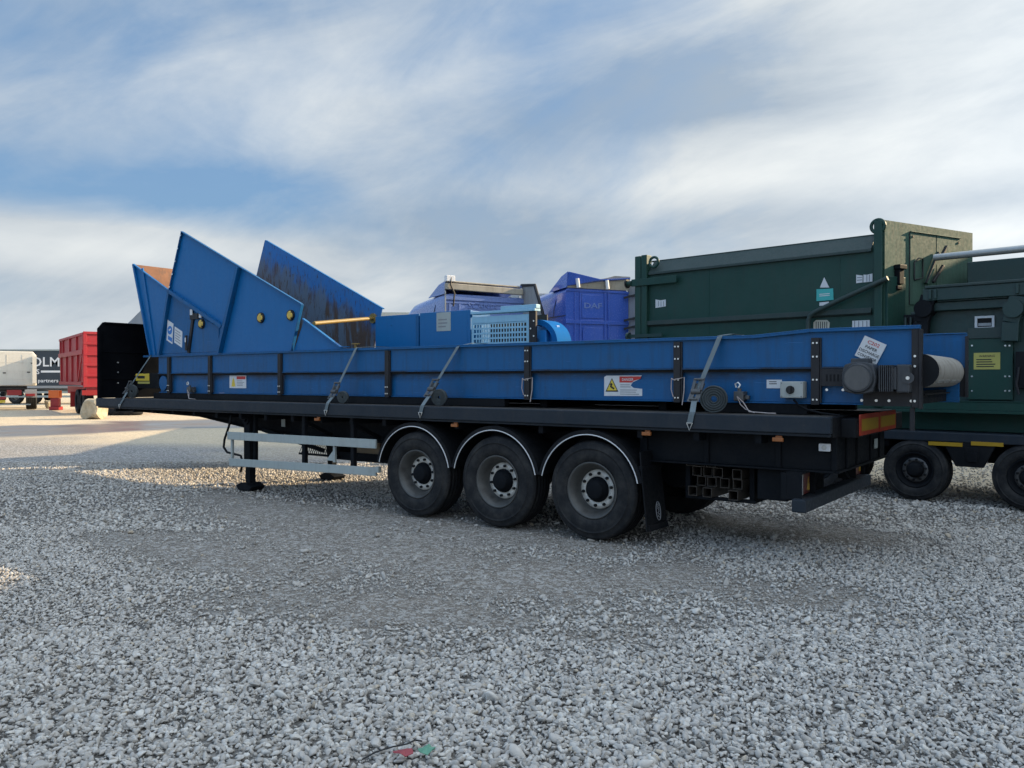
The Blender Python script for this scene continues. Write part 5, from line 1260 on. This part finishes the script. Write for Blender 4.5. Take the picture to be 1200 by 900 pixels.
def ground_mat():
    m, n, b = nt('gravel_yard_surface')
    v = mapping(n, (1, 1, 1)); A = lambda s_: N(n, 'ShaderNodeAttribute', attribute_name=s_).outputs['Fac']
    vo = N(n, 'ShaderNodeTexVoronoi'); vo.inputs['Scale'].default_value = 24; n.links.new(v, vo.inputs['Vector'])
    sep = N(n, 'ShaderNodeSeparateColor'); n.links.new(vo.outputs['Color'], sep.inputs[0])
    cell = ramp(n, sep.outputs[0], [(0, (.20, .19, .175)), (.45, (.37, .355, .335)), (1, (.54, .525, .50))])
    edge = ramp(n, vo.outputs['Distance'], [(.30, 0), (.75, .8)])
    grav = mix(n, edge, cell, (.075, .07, .065))
    big = noise(n, .5, 5, .6, v); fine = noise(n, 30, 6, .7, v); mid = noise(n, 5, 6, .65, v)
    grav = mix(n, ramp(n, big, [(.4, 0), (.7, .35)]), grav, (.30, .27, .23))
    grav = mix(n, A('bed'), grav, mix(n, 1.0, grav, (.52, .50, .48), 'MULTIPLY'))  # ground colour darkened beneath the stones to deepen the dark gaps
    vo2 = N(n, 'ShaderNodeTexVoronoi'); vo2.inputs['Scale'].default_value = 70; n.links.new(v, vo2.inputs['Vector'])
    sep2 = N(n, 'ShaderNodeSeparateColor'); n.links.new(vo2.outputs['Color'], sep2.inputs[0])
    dirt = mix(n, ramp(n, fine, [(.35, 0), (.65, 1)]), (.16, .135, .108), (.265, .23, .19))
    dirt = mix(n, ramp(n, mid, [(.40, 0), (.66, .6)]), dirt, (.115, .094, .074))
    dirt = mix(n, ramp(n, sep.outputs[1], [(.70, 0), (.76, .7)]), dirt, (.42, .40, .37))
    dirt = mix(n, ramp(n, sep2.outputs[0], [(.72, 0), (.80, .75)]), dirt, (.44, .42, .385)); dirt = mix(n, ramp(n, sep2.outputs[1], [(.78, 0), (.85, .6)]), dirt, (.10, .09, .08))
    yard = mix(n, ramp(n, fine, [(.35, 0), (.65, 1)]), (.45, .36, .235), (.63, .52, .365))
    yard = mix(n, ramp(n, mid, [(.45, 0), (.7, .6)]), yard, (.33, .28, .21))
    yard = mix(n, ramp(n, sep.outputs[1], [(.70, 0), (.76, .6)]), yard, (.68, .58, .43))
    c = mix(n, A('yard'), grav, yard); c = mix(n, A('dirt'), c, dirt)
    # wet wheel track with brown silt
    wn = noise(n, .55, 5, .65, v)
    wet = ramp(n, wn, [(.40, (.13, .125, .12)), (.56, (.16, .145, .13)), (.60, (.17, .145, .125)), (.70, (.13, .115, .10))])
    c = mix(n, A('wet'), c, wet)
    n.links.new(c, b.inputs['Base Color'])
    r_ = mix(n, A('wet'), .9, ramp(n, wn, [(.35, .28), (.7, .55)])); n.links.new(r_, b.inputs['Roughness'])
    hgt = mix(n, A('wet'), mix(n, A('dirt'), mix(n, .5, ramp(n, vo.outputs['Distance'], [(0, 1), (.7, 0)]), fine), mix(n, .35, fine, mid)), .5)
    bump(n, b, hgt, .85, .03)
    return m
gm_.materials.append(ground_mat())
go = bpy.data.objects.new('ground', gm_); COL.objects.link(go); structure(go)
go['label'] = 'grey gravel yard with worn dirt patches'

# ---- limestone chippings as real stones
phi = (1+5**.5)/2
ico = np.array([(-1, phi, 0), (1, phi, 0), (-1, -phi, 0), (1, -phi, 0), (0, -1, phi), (0, 1, phi), (0, -1, -phi), (0, 1, -phi), (phi, 0, -1), (phi, 0, 1), (-phi, 0, -1), (-phi, 0, 1)])/math.hypot(1, phi)
icf = np.array([(0, 11, 5), (0, 5, 1), (0, 1, 7), (0, 7, 10), (0, 10, 11), (1, 5, 9), (5, 11, 4), (11, 10, 2), (10, 7, 6), (7, 1, 8), (3, 9, 4), (3, 4, 2), (3, 2, 6), (3, 6, 8), (3, 8, 9), (4, 9, 5), (2, 4, 11), (6, 2, 10), (8, 6, 7), (9, 8, 1)])
def subdiv(V, Fc):
    V = list(map(tuple, V)); cache = {}; out = []
    def mid_(a, b_):
        k = (min(a, b_), max(a, b_))
        if k not in cache: p = (np.array(V[a])+np.array(V[b_]))/2; V.append(tuple(p/np.linalg.norm(p))); cache[k] = len(V)-1
        return cache[k]
    for a, b_, c in Fc:
        ab, bc, ca = mid_(a, b_), mid_(b_, c), mid_(c, a); out += [(a, ab, ca), (b_, bc, ab), (c, ca, bc), (ab, bc, ca)]
    return np.array(V), np.array(out)
ico2, icf2 = subdiv(ico, icf)
def rocks_proto(V, k):
    """k angular stone shapes: sphere clipped by random planes"""
    out = []
    for _ in range(k):
        P = V*rng.uniform(.92, 1.08, (len(V), 1)); 
        for _ in range(8):
            d = rng.normal(size=3); d /= np.linalg.norm(d); h = rng.uniform(.36, .72)
            over = np.clip(P@d-h, 0, None); P = P-over[:, None]*d
        P = P*np.array([1.15, rng.uniform(.65, .95), rng.uniform(.42, .66)]); out.append(P)
    return np.stack(out)
def stones(n, y0, y1, V, Fc, smin, smax, keep_dirt, half=.68, side=0):
    # positions spread evenly over the wedge the yard shows
    Y = np.sqrt(rng.uniform(y0**2, y1**2, n)); X = rng.uniform(-1, 1, n)*(half*Y+.35)
    if side: X = np.sign(rng.uniform(-1, 1, n))*(half*Y+.33+side*rng.random(n)**1.3)
    dm_ = dirt_mask(X, Y); ym = yard_mask(X, Y)
    clump = fbm(X*1.6+3, Y*1.6+5)
    dp = np.clip(dm_*1.15-.55*fbm(X*2.6+1, Y*2.6+4)*(dm_ < .999), 0, 1)
    keep = rng.random(n) < np.clip(1-dp*(1-keep_dirt), 0, 1)*(1-.75*ym)*np.clip(.55+1.1*clump, .3, 1)
    X, Y, dm_ = X[keep], Y[keep], dm_[keep]; k = len(X)
    P = rocks_proto(V, 24); which = rng.integers(0, 24, k)
    s = smin+(smax-smin)*rng.beta(1.6, 3.2, k); s *= np.where(rng.random(k) < dm_*.85, .5, 1)*(.75+.5*fbm(X*.8+11, Y*.8))
    qd = rng.normal(size=(k, 4)); qd[:, 1:3] *= .30; qd /= np.linalg.norm(qd, axis=1)[:, None]
    w, x, y, z = qd.T
    Rm = np.stack([np.stack([1-2*(y*y+z*z), 2*(x*y-z*w), 2*(x*z+y*w)], -1), np.stack([2*(x*y+z*w), 1-2*(x*x+z*z), 2*(y*z-x*w)], -1), np.stack([2*(x*z-y*w), 2*(y*z+x*w), 1-2*(x*x+y*y)], -1)], -2)
    pos = np.stack([X, Y, height(X, Y)-.008+s*.30*rng.uniform(.3, 1.25, k)], -1)
    vs = np.einsum('kij,kvj->kvi', Rm, P[which]*s[:, None, None])+pos[:, None, :]
    nv = V.shape[0]; fs = (Fc[None]+(np.arange(k)*nv)[:, None, None]).reshape(-1, 3)
    tint = np.repeat(np.clip(rng.beta(2.5, 2, k), 0, .94)*(1-.25*dm_)+np.where(rng.random(k) < .02, 1, 0), nv)
    return vs.reshape(-1, 3), fs, np.clip(tint, 0, 1)
parts = [stones(33000, 2.9, 5.6, ico2, icf2, .011, .036, .10), stones(56000, 5.6, 9.5, ico, icf, .012, .037, .08), stones(60000, 9.5, 17, ico, icf, .015, .042, .12),
         stones(30000, 2.9, 6.5, ico, icf, .005, .012, .75), stones(34000, 6.5, 11, ico, icf, .006, .014, .75), stones(500, 3.2, 12, ico2, icf2, .035, .062, .5),
         stones(46000, 2.4, 10, ico, icf, .012, .040, .2, side=4.5)]
# stones that lie in the swept strip further left, loose big ones on the dirt
co_, fa_, ti_ = [], [], []; o_ = 0
for vs, fs, t in parts: co_.append(vs); fa_.append(fs+o_); ti_.append(t); o_ += len(vs)
sme = np_mesh('gravel', np.concatenate(co_), np.concatenate(fa_), 3)
at = sme.attributes.new('tint', 'FLOAT', 'POINT'); at.data.foreach_set('value', np.concatenate(ti_).astype(np.float32))
sme.materials.append(M['stone'])
so = bpy.data.objects.new('gravel', sme); COL.objects.link(so); tag(so, 'loose grey limestone chippings covering the yard', 'gravel', kind='stuff')

# ================================================================== light
SUN_EL, SUN_AZ = R(21), R(21)                   # azimuth from +x towards +y
sd = Vector((math.cos(SUN_EL)*math.cos(SUN_AZ), math.cos(SUN_EL)*math.sin(SUN_AZ), math.sin(SUN_EL)))
ld = bpy.data.lights.new('sun', 'SUN'); ld.energy = 5.0; ld.angle = R(.55); ld.color = (1, .78, .50)
lo = bpy.data.objects.new('sun', ld); COL.objects.link(lo); lo.rotation_euler = sd.to_track_quat('Z', 'Y').to_euler()
W = bpy.data.worlds.new('World'); SC.world = W; W.use_nodes = True; W.cycles.sampling_method = 'MANUAL'; W.cycles.sample_map_resolution = 256; n = W.node_tree; n.nodes.clear()
out = N(n, 'ShaderNodeOutputWorld'); bg = N(n, 'ShaderNodeBackground'); n.links.new(bg.outputs[0], out.inputs[0]); bg.inputs[1].default_value = .1
sky = N(n, 'ShaderNodeTexSky', sky_type='NISHITA'); sky.sun_disc = False; sky.sun_elevation = SUN_EL; sky.sun_rotation = R(90)-SUN_AZ
sky.air_density = 1.3; sky.dust_density = 1.2; sky.ozone_density = 2.0
tc = N(n, 'ShaderNodeTexCoord'); sp = N(n, 'ShaderNodeSeparateXYZ'); n.links.new(tc.outputs['Generated'], sp.inputs[0])
def mth(op, a, b_=None, clamp=False):
    q = N(n, 'ShaderNodeMath', operation=op); q.use_clamp = clamp
    for i, z in enumerate((a, b_)):
        if z is None: continue
        if isinstance(z, (int, float)): q.inputs[i].default_value = z
        else: n.links.new(z, q.inputs[i])
    return q.outputs[0]
# layered cloud: noise over the view direction, drawn out into bands and streaks
def dvec(sx, sy, sz, rot=(0, 0, 0), loc=(0, 0, 0)):
    a = N(n, 'ShaderNodeMapping'); a.inputs['Rotation'].default_value = rot; n.links.new(tc.outputs['Generated'], a.inputs[0])
    b_ = N(n, 'ShaderNodeMapping'); b_.inputs['Scale'].default_value = (sx, sy, sz); b_.inputs['Location'].default_value = loc; n.links.new(a.outputs[0], b_.inputs[0]); return b_.outputs[0]
def blob(u, v, su, sv):
    """soft patch of sky around one compass direction and height"""
    d = Vector(((u-600)/F_PX, 1, -(v-HZ)/F_PX)).normalized()
    a = mth('DIVIDE', mth('SUBTRACT', sp.outputs['X'], d.x), su/F_PX); e = mth('DIVIDE', mth('SUBTRACT', sp.outputs['Z'], d.z), sv/F_PX)
    r2 = mth('ADD', mth('MULTIPLY', a, a), mth('MULTIPLY', e, e)); front = mth('GREATER_THAN', sp.outputs['Y'], 0.0)
    return mth('MULTIPLY', mth('POWER', 2.718, mth('MULTIPLY', r2, -1.0)), front)
soft = noise(n, 2.0, 6, .5, dvec(1, 1, 1.7, (0, R(8), 0), (2.1, .3, 1.2)), .5)
streak = noise(n, 3.0, 9, .60, dvec(.85, 1, 2.9, (0, R(20), 0), (.4, 4.2, .9)), .6)
band = noise(n, 2.0, 7, .55, dvec(.7, .7, 6.5, (0, R(-4), 0), (5.2, 1.2, .35)), .4)
puff = noise(n, 7.0, 8, .6, dvec(1, 1, 1.6, (0, R(14), 0)), .4)
cov = mth('ADD', mth('ADD', mth('MULTIPLY', soft, .62), mth('MULTIPLY', streak, .26)), mth('MULTIPLY', puff, .12))
rightv = mth('MULTIPLY', sp.outputs['X'], .17)
cov = mth('ADD', cov, rightv)
for (u, v, su, sv, k) in ((50, 225, 170, 40, -.11), (250, 205, 170, 50, -.10), (60, 40, 260, 60, -.05), (760, 20, 160, 50, -.06), (430, 95, 170, 70, .08), (90, 285, 200, 26, .30), (640, 240, 260, 60, .05), (60, 130, 90, 40, .03)):
    cov = mth('ADD', cov, mth('MULTIPLY', blob(u, v, su, sv), k))
low = mth('MULTIPLY', mth('MAXIMUM', mth('SUBTRACT', .16, sp.outputs['Z']), 0.0), 1.2)
cov = mth('ADD', cov, low)
maskc = ramp(n, cov, [(.36, 0.06), (.47, .55), (.60, 1.0)])
shade = mth('ADD', mth('MULTIPLY', streak, .5), mth('ADD', mth('MULTIPLY', band, .3), mth('MULTIPLY', puff, .2)))
for (u, v, su, sv, k) in ((90, 290, 220, 22, .18), (700, 215, 300, 36, .05), (1150, 275, 90, 22, .30), (1000, 200, 260, 30, .10), (420, 80, 160, 60, .06), (560, 300, 200, 60, -.16), (760, 110, 170, 70, -.14), (960, 110, 170, 50, -.10), (860, 260, 150, 30, -.06), (640, 190, 90, 60, -.06), (60, 345, 200, 20, -.08), (1180, 60, 200, 120, .12), (880, 160, 200, 30, .05), (300, 110, 120, 60, .10), (460, 345, 60, 25, .14)):
    shade = mth('ADD', shade, mth('MULTIPLY', blob(u, v, su, sv), k))
shade = ramp(n, shade, [(.34, 0.0), (.50, .45), (.72, 1.0)])
cloud = mix(n, shade, (2.0, 2.42, 2.9), (4.2, 4.4, 4.45))
blue = mix(n, .55, mix(n, 1.0, sky.outputs[0], (.45, .55, .75), 'MULTIPLY'), (1.15, 2.2, 3.55))
skyc = mix(n, maskc, blue, cloud)
# brighter towards the sun and overhead
gain = mth('ADD', 1.0, mth('ADD', mth('MULTIPLY', mth('POWER', mth('MAXIMUM', sp.outputs['X'], 0.0), 2.0), 1.0), mth('ADD', mth('MULTIPLY', mth('MAXIMUM', mth('SUBTRACT', sp.outputs['Z'], .45), 0.0), 2.6), mth('MULTIPLY', mth('MAXIMUM', mth('MULTIPLY', sp.outputs['Y'], -1.0), 0.0), .9))))
gv = N(n, 'ShaderNodeVectorMath', operation='SCALE'); n.links.new(skyc, gv.inputs[0]); n.links.new(gain, gv.inputs['Scale']); skyc = gv.outputs[0]
n.links.new(skyc, bg.inputs[0])

# ================================================================== camera and view
cam = bpy.data.cameras.new('camera'); co_ = bpy.data.objects.new('camera', cam); COL.objects.link(co_); SC.camera = co_
cam.sensor_width = 36; cam.lens = 36*F_PX/1200; cam.clip_start = .1; cam.clip_end = 8000
co_.location = (0, 0, CAM_H); co_.rotation_euler = (R(90)-math.atan((450-HZ)/F_PX), 0, 0)
SC.view_settings.view_transform = 'Standard'; SC.view_settings.look = 'None'; SC.view_settings.exposure = 0.92; SC.view_settings.gamma = 1.0; SC.view_settings.use_curve_mapping = False
SC.render.resolution_x, SC.render.resolution_y = 1024, 768
SC.render.engine = 'CYCLES'
try:
    SC.cycles.use_denoising = True; SC.cycles.denoiser = 'OPENIMAGEDENOISE'
except Exception: pass
SC.cycles.max_bounces = 4; SC.cycles.diffuse_bounces = 3; SC.cycles.glossy_bounces = 2
SC.cycles.use_adaptive_sampling = True; SC.cycles.adaptive_threshold = .02
SC.cycles.caustics_reflective = False; SC.cycles.caustics_refractive = False
